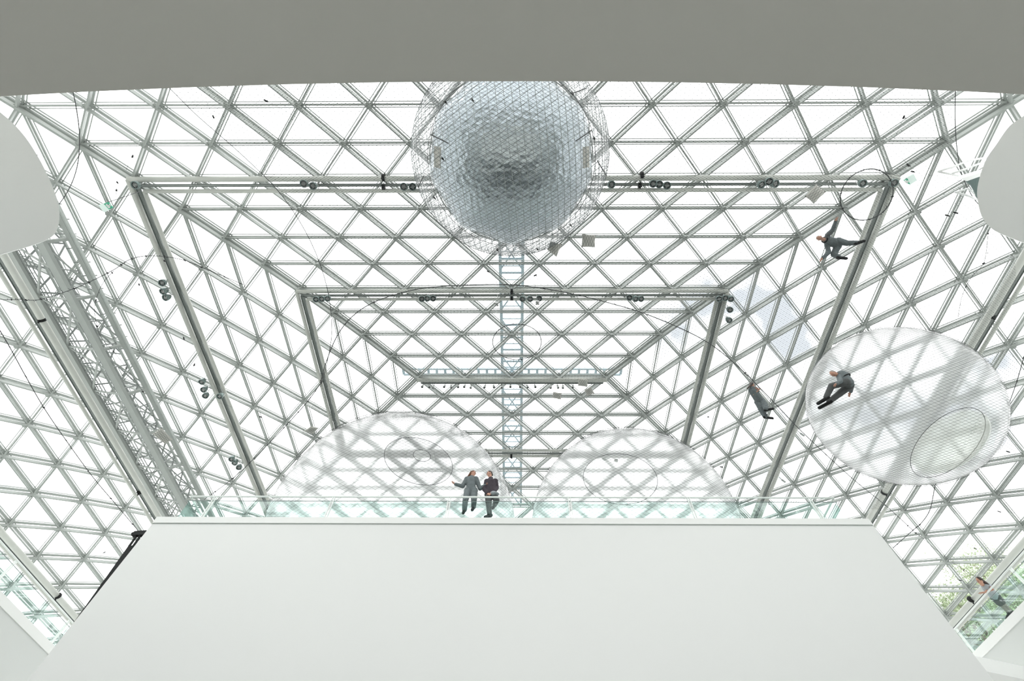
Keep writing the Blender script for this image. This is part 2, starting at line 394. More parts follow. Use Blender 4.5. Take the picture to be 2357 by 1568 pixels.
# black tension strut at the left corner of the white wall
q0 = at(323, 1228, y=D+.5); q1 = at(170, 1445, y=D+.5)
root = tag(empty('tension_strut', q1), 'long black steel strut rising beside the left edge of the white wall', 'strut')
q = bmesh.new(); dd = (q0-q1); dn = dd.normalized(); side = V((1, 0, 0)) - dn*dn.x; side.normalize(); nn = dn.cross(side)
L = dd.length
box(q, q1+dn*(L*.42), L*.84, .13, .06, dn, side, nn); finish('blade', q, M['black'], root)
for s in (-.055, .055):
    q = bmesh.new(); box(q, q1+dn*(L*.92)+side*s, L*.17, .035, .06, dn, side, nn); finish('fork_arm', q, M['black'], root)
q = bmesh.new(); box(q, q0-dn*.02, .14, .34, .12, dn, side, nn); tube(q, [q0-side*.22, q0+side*.22], .05, 8); finish('bracket', q, M['black'], root)
q = bmesh.new(); tube(q, [q1+side*.16+dn*.3, q0+side*.18-dn*.2], .018, 6); finish('stay_rod', q, M['galv'], root)

# ------------------------------------------------------------------ lattice gantry on the left
zA, zB, zC = 14.3, 14.8, 14.6
def gx(px, py, z): return at(px, py, z=z)
A0, A1 = gx(99, 556, zA), gx(415, 1157, zA); xa = (A0.x+A1.x)/2
B0, B1 = gx(160, 540, zB), gx(455, 1123, zB); xb = (B0.x+B1.x)/2
C0, C1 = gx(44, 597, zC), gx(357, 1152, zC); xc = (C0.x+C1.x)/2
y0g, y1g = 2.2, 19.5
root = tag(empty('lattice_gantry', (xa, y0g, zA)), 'long grey steel lattice maintenance gantry running under the left side of the roof', 'gantry')
for nm, x, z, ww, hh in (('lower_chord', xa, zA, .24, .14), ('right_chord', xb, zB, .17, .17), ('left_chord', xc, zC, .17, .2), ('thin_chord', xb+.12, zB-.03, .06, .1), ('thin_chord', xc+.25, zC+.9, .07, .07), ('thin_chord', xa-.25, zA+1.0, .07, .07), ('thin_chord', xc+.45, zC+.35, .06, .06)):
    q = bmesh.new(); bar(q, (x, y0g, z), (x, y1g, z), ww, hh); finish(nm, q, M['bar'] if hh > .1 else M['galv'], root)
M['galvdark'] = mat('dark_grey_steel', (.24, .26, .25), .5, metal=.2, noise=.2, nscale=12)  # darker grey than the plain galvanised bars
def each(name, parent, m, a, b, w_, h_, **k):
    q = bmesh.new(); bar(q, a, b, w_, h_, **k); return finish(name, q, m, parent)
n_ = 9; st = 2.05
for i in range(n_):
    y = y0g+.55+i*st
    each('outrigger', root, M['bar'], (xa, y, zA), (xb, y+.05, zB), .10, .10)
    each('side_brace', root, M['bar'], (xa, y+.1, zA), (xb, y+st-.1, zB), .04, .04)
    each('cross_strut', root, M['bar'], (xa, y, zA), (xc, y, zC), .06, .06)
    each('side_brace', root, M['bar'], (xa, y, zA), (xc, y+st, zC), .055, .055); each('side_brace', root, M['bar'], (xc, y, zC), (xa, y+st/2, zA), .05, .05)
for i in range(34):
    y = y0g+i*.5
    top1, top2 = V((xc+.25, y, zC+.9)), V((xa-.25, y, zA+1.0)); g_ = M['galvdark']
    if i % 2:
        each('lacing_bar', root, g_, (xc, y, zC), top1+V((0, .5, 0)), .05, .05); each('lacing_bar', root, g_, (xa-.1, y, zA), top2+V((0, .5, 0)), .045, .045)
    else:
        each('lacing_bar', root, g_, top1, (xc, y+.5, zC), .05, .05); each('lacing_bar', root, g_, top2, (xa-.1, y+.5, zA), .045, .045)
    if i % 3 == 0:
        each('top_strut', root, g_, top1, top2, .04, .04)
        each('diagonal_brace', root, g_, top1, top2+V((0, 1.5, 0)), .04, .04)
    if y < 10 and i % 2 == 0:
        each('ladder_bar', root, g_, (xa+.15, y, zA+.55), (xb-.1, y+.1, zB+.35), .03, .03)
        each('ladder_bar', root, g_, (xa+.15, y+.5, zA+.55), (xb-.1, y+.6, zB+.35), .025, .03)
q = bmesh.new()
for i in range(88):
    y = y0g+i*.2; bar(q, (xc+.12, y, zC+.02), (xc+.30, y, zC+.05), .014, .03)
for i in range(4): 
    f = (i+.5)/9; bar(q, (xc+(xa-xc)*f, y0g, zC+(zA-zC)*f+.05), (xc+(xa-xc)*f, y1g, zC+(zA-zC)*f+.05), .02, .03)
bar(q, (xc+.40, y0g, zC+.5), (xc+.40, y1g, zC+.5), .03, .05); bar(q, (xa-.3, y0g, zA+.5), (xa-.3, y1g, zA+.5), .03, .05)
finish('walkway_grating', q, M['galvdark'], root)

# ------------------------------------------------------------------ walkways above the glass
root = tag(empty('roof_ladder', (0, 2, zk(9)+.7)), 'blue grey ladder track above the glass, running up the middle of the roof', 'roof ladder')
def rz(y): return zk(abs(y-YC)/DY)+.75
for s in (-.5, .5):
    q = bmesh.new(); P = [V((s, YC+(i-6)*DY*1.25, rz(YC+(i-6)*DY*1.25))) for i in range(13)]
    for i in range(12): bar(q, P[i], P[i+1], .14, .16)
    finish('side_rail', q, M['outsteel'], root)
for i in range(52):
    y = YC-6*DY*1.25+i*15*DY/52; each('rung', root, M['outsteel'], (-.5, y, rz(y)), (.5, y, rz(y)), .09 if i % 2 else .04, .05)
    if i % 6 == 0:
        for e in (-.5, .5): each('cross_brace', root, M['outsteel'], (e, y, rz(y)-.05), (-e, y+1.6, rz(y+1.6)-.05), .06, .05)
root = tag(empty('ridge_catwalk', (0, YC-.7, Z3+.8)), 'blue grey catwalk above the glass, running along the roof ridge', 'catwalk')
za = Z3+.9; xe = at(1430, 850, z=za).x; ya = at(1180, 849, z=za).y; yb = at(1180, 862, z=za).y
for y in (ya, yb):
    q = bmesh.new(); bar(q, (-xe, y, za), (xe, y, za), .09, .12); finish('side_beam', q, M['outsteel'], root)
for i in range(27):
    x = -xe+2*xe*i/26; each('cross_bar', root, M['outsteel'], (x, ya, za), (x, yb, za), .13, .05)

# ------------------------------------------------------------------ nets
def inside(poly, x, y):
    c = False; n = len(poly)
    for i in range(n):
        x0, y0 = poly[i]; x1, y1 = poly[i-1]
        if (y0 > y) != (y1 > y) and x < (x1-x0)*(y-y0)/(y1-y0)+x0: c = not c
    return c
def clip_line(poly, p, d):
    """parameters where line p+t d crosses polygon"""
    ts = []; n = len(poly)
    for i in range(n):
        a, b = V((*poly[i], 0)), V((*poly[i-1], 0)); e = b-a; den = d.x*e.y-d.y*e.x
        if abs(den) < 1e-9: continue
        w_ = a-p; t = (w_.x*e.y-w_.y*e.x)/den; u = (w_.x*d.y-w_.y*d.x)/den
        if 0 <= u < 1: ts.append(t)
    ts.sort(); return [(ts[i], ts[i+1]) for i in range(0, len(ts)-1, 2)]
def net(label, poly, zf, cell_x, cell_y, r, knots=True, edge=True, kr=.0125, holes=()):
    cx = sum(p[0] for p in poly)/len(poly); cy = sum(p[1] for p in poly)/len(poly)
    root = tag(empty('cable_net', (cx, cy, zf(cx, cy))), label, 'cable net', 'steel nets stretched under the roof')
    q = bmesh.new()
    for sgn in (-1, 1):
        d = V((cell_x, sgn*cell_y, 0)).normalized()
        step = 2*cell_x*cell_y/math.hypot(cell_x, cell_y)/2*1.0
        nrm = V((-d.y, d.x, 0)); c0 = V((cx, cy, 0))
        for i in range(-460, 461):
            p = c0+nrm*(i*step)
            for t0, t1 in clip_line(poly, p, d):
                n_ = max(2, int((t1-t0)/1.2)+1); P = []
                for k in range(n_+1):
                    g = p+d*(t0+(t1-t0)*k/n_); P.append(V((g.x, g.y, zf(g.x, g.y))))
                tube(q, P, r, 3, cap=False)
    finish('mesh_wires', q, M['wire'], root)
    if knots:
        q = bmesh.new(); x_min = min(p[0] for p in poly); x_max = max(p[0] for p in poly); y_min = min(p[1] for p in poly); y_max = max(p[1] for p in poly)
        i0 = int((x_min-cx)/cell_x)-1; i1 = int((x_max-cx)/cell_x)+1; j0 = int((y_min-cy)/cell_y)-1; j1 = int((y_max-cy)/cell_y)+1
        for i in range(i0, i1):
            for j in range(j0, j1):
                if (i+j) % 2: continue
                x, y = cx+i*cell_x, cy+j*cell_y
                if not inside(poly, x, y): continue
                z = zf(x, y); s = kr
                v = [q.verts.new((x+a*s*1.3, y+b*s, z+c*s)) for a, b, c in ((1, 0, 0), (0, 1, 0), (-1, 0, 0), (0, -1, 0), (0, 0, 1), (0, 0, -1))]
                for a, b in ((0, 1), (1, 2), (2, 3), (3, 0)): q.faces.new((v[a], v[b], v[4])); q.faces.new((v[b], v[a], v[5]))
        o = finish('mesh_knots', q, M['wire'], root); o['kind'] = 'stuff'
    if edge:
        for ed in (edge if isinstance(edge, list) else [list(poly)+[poly[0]]]):
            q = bmesh.new(); P = [V((x, y, zf(x, y))) for x, y in ed]; tube(q, P, .011, 6); finish('edge_rope', q, M['rope'], root)
    return root
NZ = 14.3
left_rope = [(300, 130), (380, 200), (450, 268), (560, 362), (650, 452), (715, 556), (752, 660), (764, 760), (752, 840), (738, 890)]
right_rope = [(2195, 130), (2197, 200), (2198, 270), (2202, 330), (2212, 390), (2232, 440), (2262, 480), (2330, 540)]
lp = [at(a, b, z=NZ) for a, b in left_rope]; rp_ = [at(a, b, z=NZ) for a, b in right_rope]
polyA = [(p.x, p.y) for p in smoothpts(lp, 4)]
far = [at(a, b, z=NZ) for a, b in ((738, 890), (700, 980), (668, 1100), (700, 1150), (1200, 1160), (1700, 1160), (2100, 1180), (2357, 1180))]
polyA += [(p.x, p.y) for p in smoothpts(far, 3)[1:]]
polyA += [(p.x, p.y) for p in smoothpts(rp_, 4)[::-1]]
net('widest fine steel net, stretched across the roof at the height of the climbing people', polyA, lambda x, y: NZ+.12*math.sin(x*.5)*math.cos(y*.4), .115, .068, .0021, edge=[[(p.x, p.y) for p in smoothpts(lp, 4)], [(p.x, p.y) for p in smoothpts(rp_, 4)]])
arc = [(738, 880), (752, 830), (778, 770), (815, 725), (870, 692), (960, 666), (1060, 657), (1180, 656), (1290, 671), (1400, 697), (1500, 728), (1620, 783), (1700, 845), (1780, 925), (1850, 998), (1960, 1100), (2040, 1165), (2102, 1222)]
ZA = 12.0
arc3 = [at(a, b, z=ZA) for a, b in arc]
polyB = [(p.x, p.y) for p in smoothpts(arc3, 3)] + [(10.5, 23), (-11, 23), (-11, 15)]
net('lower steel net sloping down behind the white wall where the couple stands', [(-9.6, 11.75), (9.6, 11.75), (9.6, 22.5), (-9.6, 22.5)], lambda x, y: 9.12 - .05*(y-11.7), .16, .11, .0022, edge=True)

# ropes with small ties
def rope(name, label, px, z, r=.012, ties=0, closed=False, tl=1., group='dark ropes hanging across the nets'):
    P = [at(a, b, z=z if not isinstance(z, (list, tuple)) else z[0]+(z[1]-z[0])*i/(len(px)-1)) for i, (a, b) in enumerate(px)]
    P = smoothpts(P, 6, closed)
    root = tag(empty(name, P[0]), label, 'rope', group)
    q = bmesh.new(); tube(q, P, r, 6, closed=closed); finish('cable', q, M['rope'], root, True)
    if ties:
        for i in range(ties):
            q = bmesh.new()
            f = (i+.5)/ties*(len(P)-1); a = int(f); p = P[a].lerp(P[min(a+1, len(P)-1)], f-a)
            d = V((random.uniform(-1, 1), random.uniform(-1, 1), random.uniform(-.5, .2))).normalized()
            tube(q, [p, p+d*random.uniform(.03, .09)*tl], .006*tl, 4)
            if i % 4 == 0: box(q, p, .045*tl, .03*tl, .03*tl, d)
            finish('tie', q, M['black'], root)
    return root
rope('rope', 'long dark rope arching over the far nets from the left knot to lower right', arc, ZA, .013, 90)
rope('rope', 'dark rope curving down at the upper left, ending behind the left white soffit', [(165, 200), (175, 245), (183, 310), (180, 370), (168, 415), (150, 450), (136, 470)], 11.6, .010, 24, tl=.5)
rope('rope', 'dark rope running diagonally from the left knot down past the gantry foot', [(-10, 745), (20, 795), (60, 868), (105, 945), (160, 1025), (215, 1100), (270, 1165), (318, 1222)], 11.0, .011, 30)
rope('rope', 'dark rope loop crossing the lattice gantry from far left', [(-10, 690), (40, 690), (90, 690), (150, 672), (200, 652), (262, 621), (300, 597), (350, 589), (420, 598), (480, 622), (560, 655)], 12.5, .010, 60)
rope('rope', 'thin rope hanging in a bow beside the right chord of the lattice gantry', [(262, 624), (235, 655), (219, 700), (220, 735), (232, 775), (262, 810), (300, 860), (345, 930), (360, 990)], 12.5, .007, 20)
rope('rope', 'frayed rope hanging from the left knot towards the handrail corner', [(740, 880), (715, 915), (690, 945), (620, 1020), (540, 1098), (470, 1150)], 11.5, .012, 40)
rope('rope', 'dark rope falling from the big right bubble to the far right knot', [(2157, 1090), (2150, 1130), (2140, 1175), (2120, 1205), (2100, 1222), (2055, 1262)], 12.0, .013, 26)
rope('rope', 'dark rope from the far right knot down to the leaning woman', [(2100, 1222), (2125, 1240), (2150, 1262), (2200, 1300), (2252, 1333), (2312, 1380), (2357, 1415)], 11.0, .008, 8)
rope('rope', 'rope crossing the lower right corner beside the big right bubble', [(2357, 820), (2340, 880), (2315, 950), (2296, 1000)], 12.0, .010, 14)
rope('rope', 'thin rope dropping from the tip of the right white soffit', [(2275, 530), (2270, 580), (2262, 610), (2235, 640), (2215, 680), (2205, 730)], 12.5, .006, 12)
rope('rope_ring', 'large dark rope ring hanging at the upper right above the climbing man', [(1995+60*math.cos(t*math.pi/8)-10*math.sin(t*math.pi/8), 448+59*math.sin(t*math.pi/8)) for t in range(16)], 13.6, .015, 40, True)
rope('rope_ring', 'rope ring below the upper middle bubble in the centre of the roof', [(1190+56*math.cos(t*math.pi/8), 787+41*math.sin(t*math.pi/8)) for t in range(16)], 13.0, .013, 20, True)

# hanging tension wires with dark turnbuckles
tw = [((470, 222), (491, 269), (505, 305)), ((318, 328), (305, 360), (290, 392)), ((272, 420), (268, 438), (262, 545)), ((318, 630), (320, 655), (323, 666)), ((372, 582), (378, 600), (385, 618)),
      ((2067, 388), (2100, 395), (2250, 425)), ((2120, 470), (2200, 490), (2265, 505)), ((2122, 480), (2180, 496), (2255, 508)), ((2060, 345), (2090, 380), (2110, 400)), ((2055, 330), (2080, 270), (2110, 205)),
      ((1300, 600), (1232, 634), (1218, 655)), ((1100, 610), (1123, 625), (1145, 645)), ((2220, 1150), (2300, 1178), (2357, 1195)), ((2170, 1225), (2245, 1263), (2330, 1290)), ((2160, 1320), (2210, 1336), (2260, 1350)),
      ((1610, 970), (1630, 960), (1660, 925)), ((1768, 1130), (1770, 1160), (1775, 1200)), ((318, 1230), (240, 1272), (90, 1330)), ((415, 742), (423, 779), (430, 800)), ((465, 800), (447, 840), (430, 870)),
      ((690, 275), (612, 232), (560, 200)), ((2250, 1020), (2320, 1040), (2357, 1052)), ((820, 1020), (600, 960), (440, 905)), ((1480, 1060), (1660, 1075), (1780, 1095)), ((285, 440), (270, 420), (266, 455))]
for i, (a, b, c) in enumerate(tw):
    z_ = 13.4; A, B, C_ = (at(*p, z=z_+(.7 if k == 0 else 0)) for k, p in enumerate((a, b, c)))
    wh = ['at the upper left, under the soffit edge', 'just above the upper left corner of the wide beam', 'beside the green exit sign on the left', 'above the highest spotlights of the left beam leg', 'crossing the roof left of the wide beam left leg',
          'above the exit sign box, running to the right soffit', 'ending behind the right white soffit, higher of two', 'ending behind the right white soffit, lower of two', 'dropping to the exit sign box on the right', 'at the upper right, rising to the soffit edge',
          'just right of the roof ladder below the silver bubble', 'just left of the roof ladder below the silver bubble', 'leaving the picture below the big right bubble', 'right of the far right rope knot', 'above the leaning woman, nearest the white wall',
          'above the right end of the right-hand railing bubble', 'low beside the right end of the long handrail', 'tied to the black strut, running left', 'hanging beside the lattice gantry left of the lamps', 'above the middle lamps of the left beam leg',
          'near the upper left edge of the widest net', 'right of the big right bubble at the picture edge', 'long, passing behind the left railing bubble', 'passing behind the right railing bubble', 'between the exit sign and the wide beam corner'][i]
    root = tag(empty('tension_wire', A), 'thin wire with a dark turnbuckle, '+wh, 'wire', 'thin tension wires with dark turnbuckles')
    q = bmesh.new(); tube(q, [A, B, C_], .0035, 4); finish('wire', q, M['wire'], root)
    q = bmesh.new(); d = (B-A).normalized(); tube(q, [B-d*.05, B+d*.05], .022, 6); tube(q, [B-d*.02, B+V((.05, .02, -.04))], .010, 4); finish('turnbuckle', q, M['black'], root)

# ------------------------------------------------------------------ spheres
def sphere_mesh(c, r, seg=64, rings=40, zmin=-1, zmax=1, axis=None, squash=None):
    q = bmesh.new(); M_ = Matrix.Identity(3)
    if axis is not None: M_ = V((0, 0, 1)).rotation_difference(V(axis).normalized()).to_matrix()
    grid = []
    t0, t1 = math.acos(zmax), math.acos(zmin)
    for i in range(rings+1):
        th = t0+(t1-t0)*i/rings; row = []
        for j in range(seg):
            ph = 2*math.pi*j/seg; v = V((math.sin(th)*math.cos(ph), math.sin(th)*math.sin(ph), math.cos(th)))*r
            row.append(q.verts.new(V(c)+M_ @ v))
        grid.append(row)
    for i in range(rings):
        for j in range(seg):
            f = [grid[i][j], grid[i][(j+1) % seg], grid[i+1][(j+1) % seg], grid[i+1][j]]
            q.faces.new(f)
    bmesh.ops.remove_doubles(q, verts=q.verts, dist=1e-4)
    return q
def sphere_net(c, r, n, tilt, wire=.004):
    """two crossing families of parallel wire loops wrapped round the ball"""
    q = bmesh.new(); c = V(c); view = (c-V((CAMX, 0, 0))).normalized()
    e1 = view.cross(V((0, 0, 1))).normalized(); e2 = view.cross(e1)
    for a in (tilt-.52, tilt+.52):
        nr = e1*math.cos(a)+e2*math.sin(a); s = nr.cross(view).normalized(); u = nr.cross(s)
        for i in range(1, n):
            h = math.cos(math.pi*i/n)*.55 + (1-2*i/n)*.45; rr = r*math.sqrt(max(0, 1-h*h)); k_ = 44
            tube(q, [c+nr*(h*r)+s*(rr*math.cos(2*math.pi*k/k_))+u*(rr*math.sin(2*math.pi*k/k_)) for k in range(k_)], wire, 3, closed=True)
    return q
def circle_on(c, r, axis, ang, n=48):
    M_ = V((0, 0, 1)).rotation_difference(V(axis).normalized()).to_matrix()
    return [V(c)+M_ @ (V((math.sin(ang)*math.cos(2*math.pi*k/n), math.sin(ang)*math.sin(2*math.pi*k/n), math.cos(ang)))*r) for k in range(n)]
def hit(c, r, px, py):
    d = ray(px, py).normalized(); o = V((CAMX, 0, 0)); oc = o-V(c); b_ = oc.dot(d); disc_ = b_*b_-(oc.dot(oc)-r*r)
    t = -b_-math.sqrt(max(disc_, 0)); return o+d*t
def from_px(pts, depth_z):
    """centre and radius of the ball whose outline passes the pixels"""
    import numpy as np
    d = np.array([list(ray(*p).normalized()) for p in pts]); v, *_ = np.linalg.lstsq(d, np.ones(len(d)), rcond=None)
    L = np.linalg.norm(v); a = V(v/L); cth = 1/L; s = math.sqrt(1-cth*cth); c = a*(depth_z/a.z)
    return V((c.x+CAMX, c.y, c.z)), c.length*s
cA, rA = from_px([(957, 270), (949, 325), (963, 427), (1012, 517), (1094.6, 575), (1177, 597), (1273, 564), (1341, 495), (1393.5, 407.6), (1404.5, 333.6), (1380, 221)], 14.4)
cB, rB = from_px([(638, 1136), (680, 1052), (764.6, 979), (868, 952), (963.6, 954), (1059, 990.6), (1136, 1052), (1174, 1121)], 12.6)
cC, rC = from_px([(1230.6, 1144), (1261, 1078.6), (1334, 1013.6), (1429.6, 987), (1525, 996), (1613, 1040), (1659, 1090), (1682, 1140)], 12.4)
cD, rD = from_px([(1858, 949), (1910, 838), (2006, 773), (2120.6, 746), (2235, 769), (2304, 834), (2321.5, 910.5), (2300, 968), (2216, 1060), (2082, 1119), (1948, 1098), (1872, 1018)], 12.3)
print('SPHERES', cA, rA, cB, rB, cC, rC, cD, rD)
def bubble(label, c, r, n, tilt, wire=.0034, film='pvc'):
    root = tag(empty('inflated_sphere', V(c)), label, 'inflated sphere', 'clear inflated bubbles held in the nets')
    finish('clear_skin', sphere_mesh(c, r*.99), M[film], root, True)
    finish('net_cover', sphere_net(c, r*1.004, n, tilt, wire), M['wire'], root)
    return root
def seam(root, c, r, px, py, rad, r_=.012, nm='seam_ring'):
    p = hit(c, r, px, py); q = bmesh.new(); tube(q, circle_on(c, r*1.006, p-V(c), rad/r), r_, 6, closed=True)
    finish(nm, q, M['rope'], root, True); return p
M['pale_strand'] = mat('pale_grey_strand', (.42, .46, .46), .5, noise=.1)
toA = (V((CAMX, 0, 0))-cA).normalized()
A = bubble('clear bubble with a crinkled silver underside hanging under the dark soffit edge', cA, rA, 92, 1.57, film='clearfilm')
finish('outer_strands', sphere_net(cA, rA*1.0, 40, .35, .008), M['pale_strand'], A)
foil = sphere_mesh(cA+V((0.02, .12, .25)), rA*.85, 96, 60, zmin=.28, zmax=1, axis=toA)
for v in foil.verts:
    d = v.co-cA; v.co = cA + d*(1+.012*math.sin(9*math.atan2(d.y, d.x))*(1-abs(d.normalized().dot(toA)))*2)
finish('silver_film', foil, M['foil'], A, True)
q = bmesh.new(); tube(q, circle_on(cA+V((0.02, .12, .25)), rA*.85, toA, math.acos(.28)), .02, 8, closed=True); finish('film_rim', q, M['galv'], A, True)
seam(A, cA, rA, 1180, 385, rA*.85, .006)
for px, py in ((1026, 235), (1088, 230), (1019, 365), (1000, 455), (1314, 518), (1237, 573), (1318, 215), (1368, 318), (1145, 575)):
    p = hit(cA, rA, px, py); q = bmesh.new(); box(q, p, .08, .04, .04, V((.6, .8, 0))); tube(q, [p-V((.06, .02, 0)), p+V((.05, .07, 0))], .006, 5); finish('clip', q, M['black'], A)
for a, b in (((992, 310), (1032, 330)), ((1325, 325), (1362, 300)), ((1315, 216), (1350, 203)), ((975, 405), (962, 432)), ((1375, 370), (1396, 405))):
    q = bmesh.new(); tube(q, [hit(cA, rA*1.01, *a), hit(cA, rA*1.01, *b)], .014, 6); finish('strap', q, M['wire'], A)
for px, py, sx in ((1007, 362, .34), (1349, 362, .34)):
    p = hit(cA, rA*.985, px, py); nrm = (p-cA).normalized(); X = nrm.cross(V((0, 1, 0))).normalized(); q = bmesh.new()
    box(q, p, sx*.7, .5, .03, X, nrm.cross(X), nrm); finish('patch_panel', q, M['cushion'], A)
B_ = bubble('large clear bubble behind the railing left of centre, behind the couple', cB, rB, 110, 1.35)
def oval(root, c, r, px, py, a, b, ang, r_=.008, nm='seam_ring', n=40):
    P = []
    for k in range(n):
        t = 2*math.pi*k/n; u, v = a*math.cos(t), b*math.sin(t); P.append(hit(c, r, px+u*math.cos(ang)-v*math.sin(ang), py+u*math.sin(ang)+v*math.cos(ang)))
    q = bmesh.new(); tube(q, P, r_, 5, closed=True); finish(nm, q, M['rope'], root, True); return P
oval(B_, cB, rB*1.006, 963, 1062, 81, 52, .30, .009); oval(B_, cB, rB*1.006, 971, 1049, 20, 13, .2, .009)
big = [[hit(cB, rB*(1.004-.02*f), 963+8*f+(81-61*f)*math.cos(t)*.955-(52-39*f)*math.sin(t)*.295, 1062-13*f+(81-61*f)*math.cos(t)*.295+(52-39*f)*math.sin(t)*.955) for t in [2*math.pi*k/72 for k in range(72)]] for f in [g/9 for g in range(10)]]
q = bmesh.new()
for k in range(72):
    for s_ in (-1, 1): tube(q, [big[i][(k+s_*i*2) % 72] for i in range(10)], .0024, 3, cap=False)
finish('funnel_net', q, M['wire'], B_)
C_ = bubble('clear bubble behind the railing right of centre', cC, rC, 100, 1.8)
oval(C_, cC, rC*1.006, 1428, 1103, 86, 58, .12, .009)
for px, py in ((1398, 1045), (1391, 1056), (1418, 1060)):
    p = hit(cC, rC*.9, px, py); q = bmesh.new(); box(q, p, .14, .12, .04, V((.9, .2, 0)).normalized()); finish('valve_block', q, M['galv'], C_)
D_ = bubble('clear bubble on the right side with a man leaning against it', cD, rD, 84, 2.3)
oval(D_, cD, rD*1.006, 2182, 1019, 104, 56, -.72, .007)
# smaller pillow inside the right bubble
pc = hit(cD, rD*.82, 2185, 1020); q = sphere_mesh((0, 0, 0), 1, 40, 24)
ax = (at(2240, 960, z=12)-at(2110, 1070, z=12)).normalized(); az = (V((CAMX, 0, 0))-pc).normalized(); ay = az.cross(ax).normalized(); az = ax.cross(ay)
for v in q.verts: x, y, z = v.co; v.co = pc+ax*(x*1.18)+ay*(y*.60)+az*(z*.40)
finish('inner_cushion', q, glassy('milky_inner_film', (.95, .97, .95), refl=.02, diff=.30, diffcol=(.93, .93, .88)), D_, True)

# ------------------------------------------------------------------ spotlights
def make_spot(loc, direction, size=.14, body='black'):
    root = empty('spotlight', loc); d = V(direction).normalized(); R_ = V((0, 0, -1)).rotation_difference(d).to_matrix()
    def T(p): return R_ @ V(p)
    q = bmesh.new(); n = 20; prof = [(size*.55, .20), (size*.85, .12), (size, .02), (size, -.06), (size*.86, -.06), (size*.80, -.02)]
    rings = [[q.verts.new(T((r*math.cos(2*math.pi*k/n), r*math.sin(2*math.pi*k/n), z))) for k in range(n)] for r, z in prof]
    for i in range(len(prof)-1):
        for k in range(n): q.faces.new((rings[i][k], rings[i][(k+1) % n], rings[i+1][(k+1) % n], rings[i+1][k]))
    q.faces.new(rings[0])
    hs0 = finish('housing', q, M['darksteel'], root, True, loc=1)
    q = bmesh.new(); q.faces.new([q.verts.new(T((size*.82*math.cos(2*math.pi*k/n), size*.82*math.sin(2*math.pi*k/n), -.015))) for k in range(n)])
    finish('lens', q, M['lens'], hs0, loc=1)
    q = bmesh.new()
    for rr in (.45, .25): tube(q, [T((size*rr*math.cos(2*math.pi*k/n), size*rr*math.sin(2*math.pi*k/n), -.028)) for k in range(n)], .008, 4, closed=True)
    for a in (0, math.pi/2): tube(q, [T((size*.8*math.cos(a), size*.8*math.sin(a), -.03)), T((-size*.8*math.cos(a), -size*.8*math.sin(a), -.03))], .006, 4)
    finish('grille', q, M['chrome'], hs0, loc=1)
    q = bmesh.new(); tube(q, [T((size*1.02, 0, 0)), V((size*.9, 0, .22)), V((0, 0, .32)), V((-size*.9, 0, .22)), T((-size*1.02, 0, 0))], .013, 5)
    tube(q, [(0, 0, .30), (0, 0, .42)], .02, 6); finish('yoke', q, M['chrome'], root, loc=1)
    return root
proto = make_spot(V((0, 0, 0)), (0, -.12, -1))
def copy_tree(o):
    c = o.copy(); COL.objects.link(c)
    for ch in list(o.children):
        d = ch.copy(); COL.objects.link(d); d.parent = c
        for g_ in list(ch.children):
            e = g_.copy(); COL.objects.link(e); e.parent = d
    return c
spots = []
def sp(px, py, k, drop, label, grp, sc=1.): spots.append((px, py, k, drop, label, grp, sc))
def clus(lst, k, drop, where, grp, sc=1.):
    for i, (a, b) in enumerate(lst):
        l = 'dark round spotlight ' + where if len(lst) == 1 else '%s dark round spotlight of %s' % (('first', 'second', 'third', 'fourth')[i], where)
        sp(a, b, k, drop, l, grp, sc)
g8 = 'spotlights on the wide upper tube beam'; g4 = 'spotlights on the second smallest tube beam'
clus([(312, 426)], 8, .75, 'at the upper left corner of the wide beam', g8)
clus([(700, 423), (721, 428)], 8, .75, 'the pair midway between left corner and silver bubble', g8)
clus([(930, 430), (950, 430)], 8, .75, 'the pair touching the silver bubble left edge', g8)
clus([(1407, 425)], 8, .75, 'on the wide beam just right of the silver bubble', g8)
clus([(1503, 423), (1517, 424), (1535, 427)], 8, .75, 'the three just right of the silver bubble clamp', g8)
clus([(1752, 425), (1770, 418), (1784, 423)], 8, .75, 'the three on the wide beam left of the diamond cushion', g8)
clus([(1985, 422)], 8, .75, 'inside the rope ring on the wide beam', g8)
clus([(2057, 421)], 8, .75, 'at the upper right corner of the wide beam', g8)
clus([(728, 689), (741, 688), (754, 687)], 4, .8, 'the three at the left end of the second smallest beam', g4, .95)
clus([(971, 688), (984, 687), (997, 687)], 4, .8, 'the three left of centre on the second smallest beam', g4, .95)
clus([(1203, 688), (1220, 688), (1241, 687)], 4, .8, 'the three beside the middle clamp, second smallest beam', g4, .95)
clus([(1449, 685), (1463, 688), (1475, 688)], 4, .8, 'the three right of centre on the second smallest beam', g4, .95)
clus([(1655, 688), (1669, 686), (1682, 688)], 4, .8, 'the three at the right corner of the second smallest beam', g4, .95)
clus([(1680, 713), (1678, 737)], 4, .8, 'the two below the right corner of the second smallest beam', g4, .95)
clus([(374, 651), (376, 671), (382, 685)], 8, .8, 'the highest group on the left leg of the wide beam', g8)
clus([(465, 879), (469, 897), (473, 911), (506, 912)], 8, .8, 'the middle group on the left leg of the wide beam', g8)
clus([(533, 1057), (540, 1066), (550, 1076)], 8, .8, 'the lowest group on the left leg of the wide beam', g8)
for i, (px, py, k, drop, label, grp, sc) in enumerate(spots):
    o = proto if i == 0 else copy_tree(proto)
    z = zk(k)-drop; o.location = at(px, py, z=z); o.scale = (sc, sc, sc); tag(o, label, 'spotlight', grp)
    if i: o.rotation_euler = (random.uniform(-.15, .15), random.uniform(-.2, .2), random.uniform(-.5, .5))
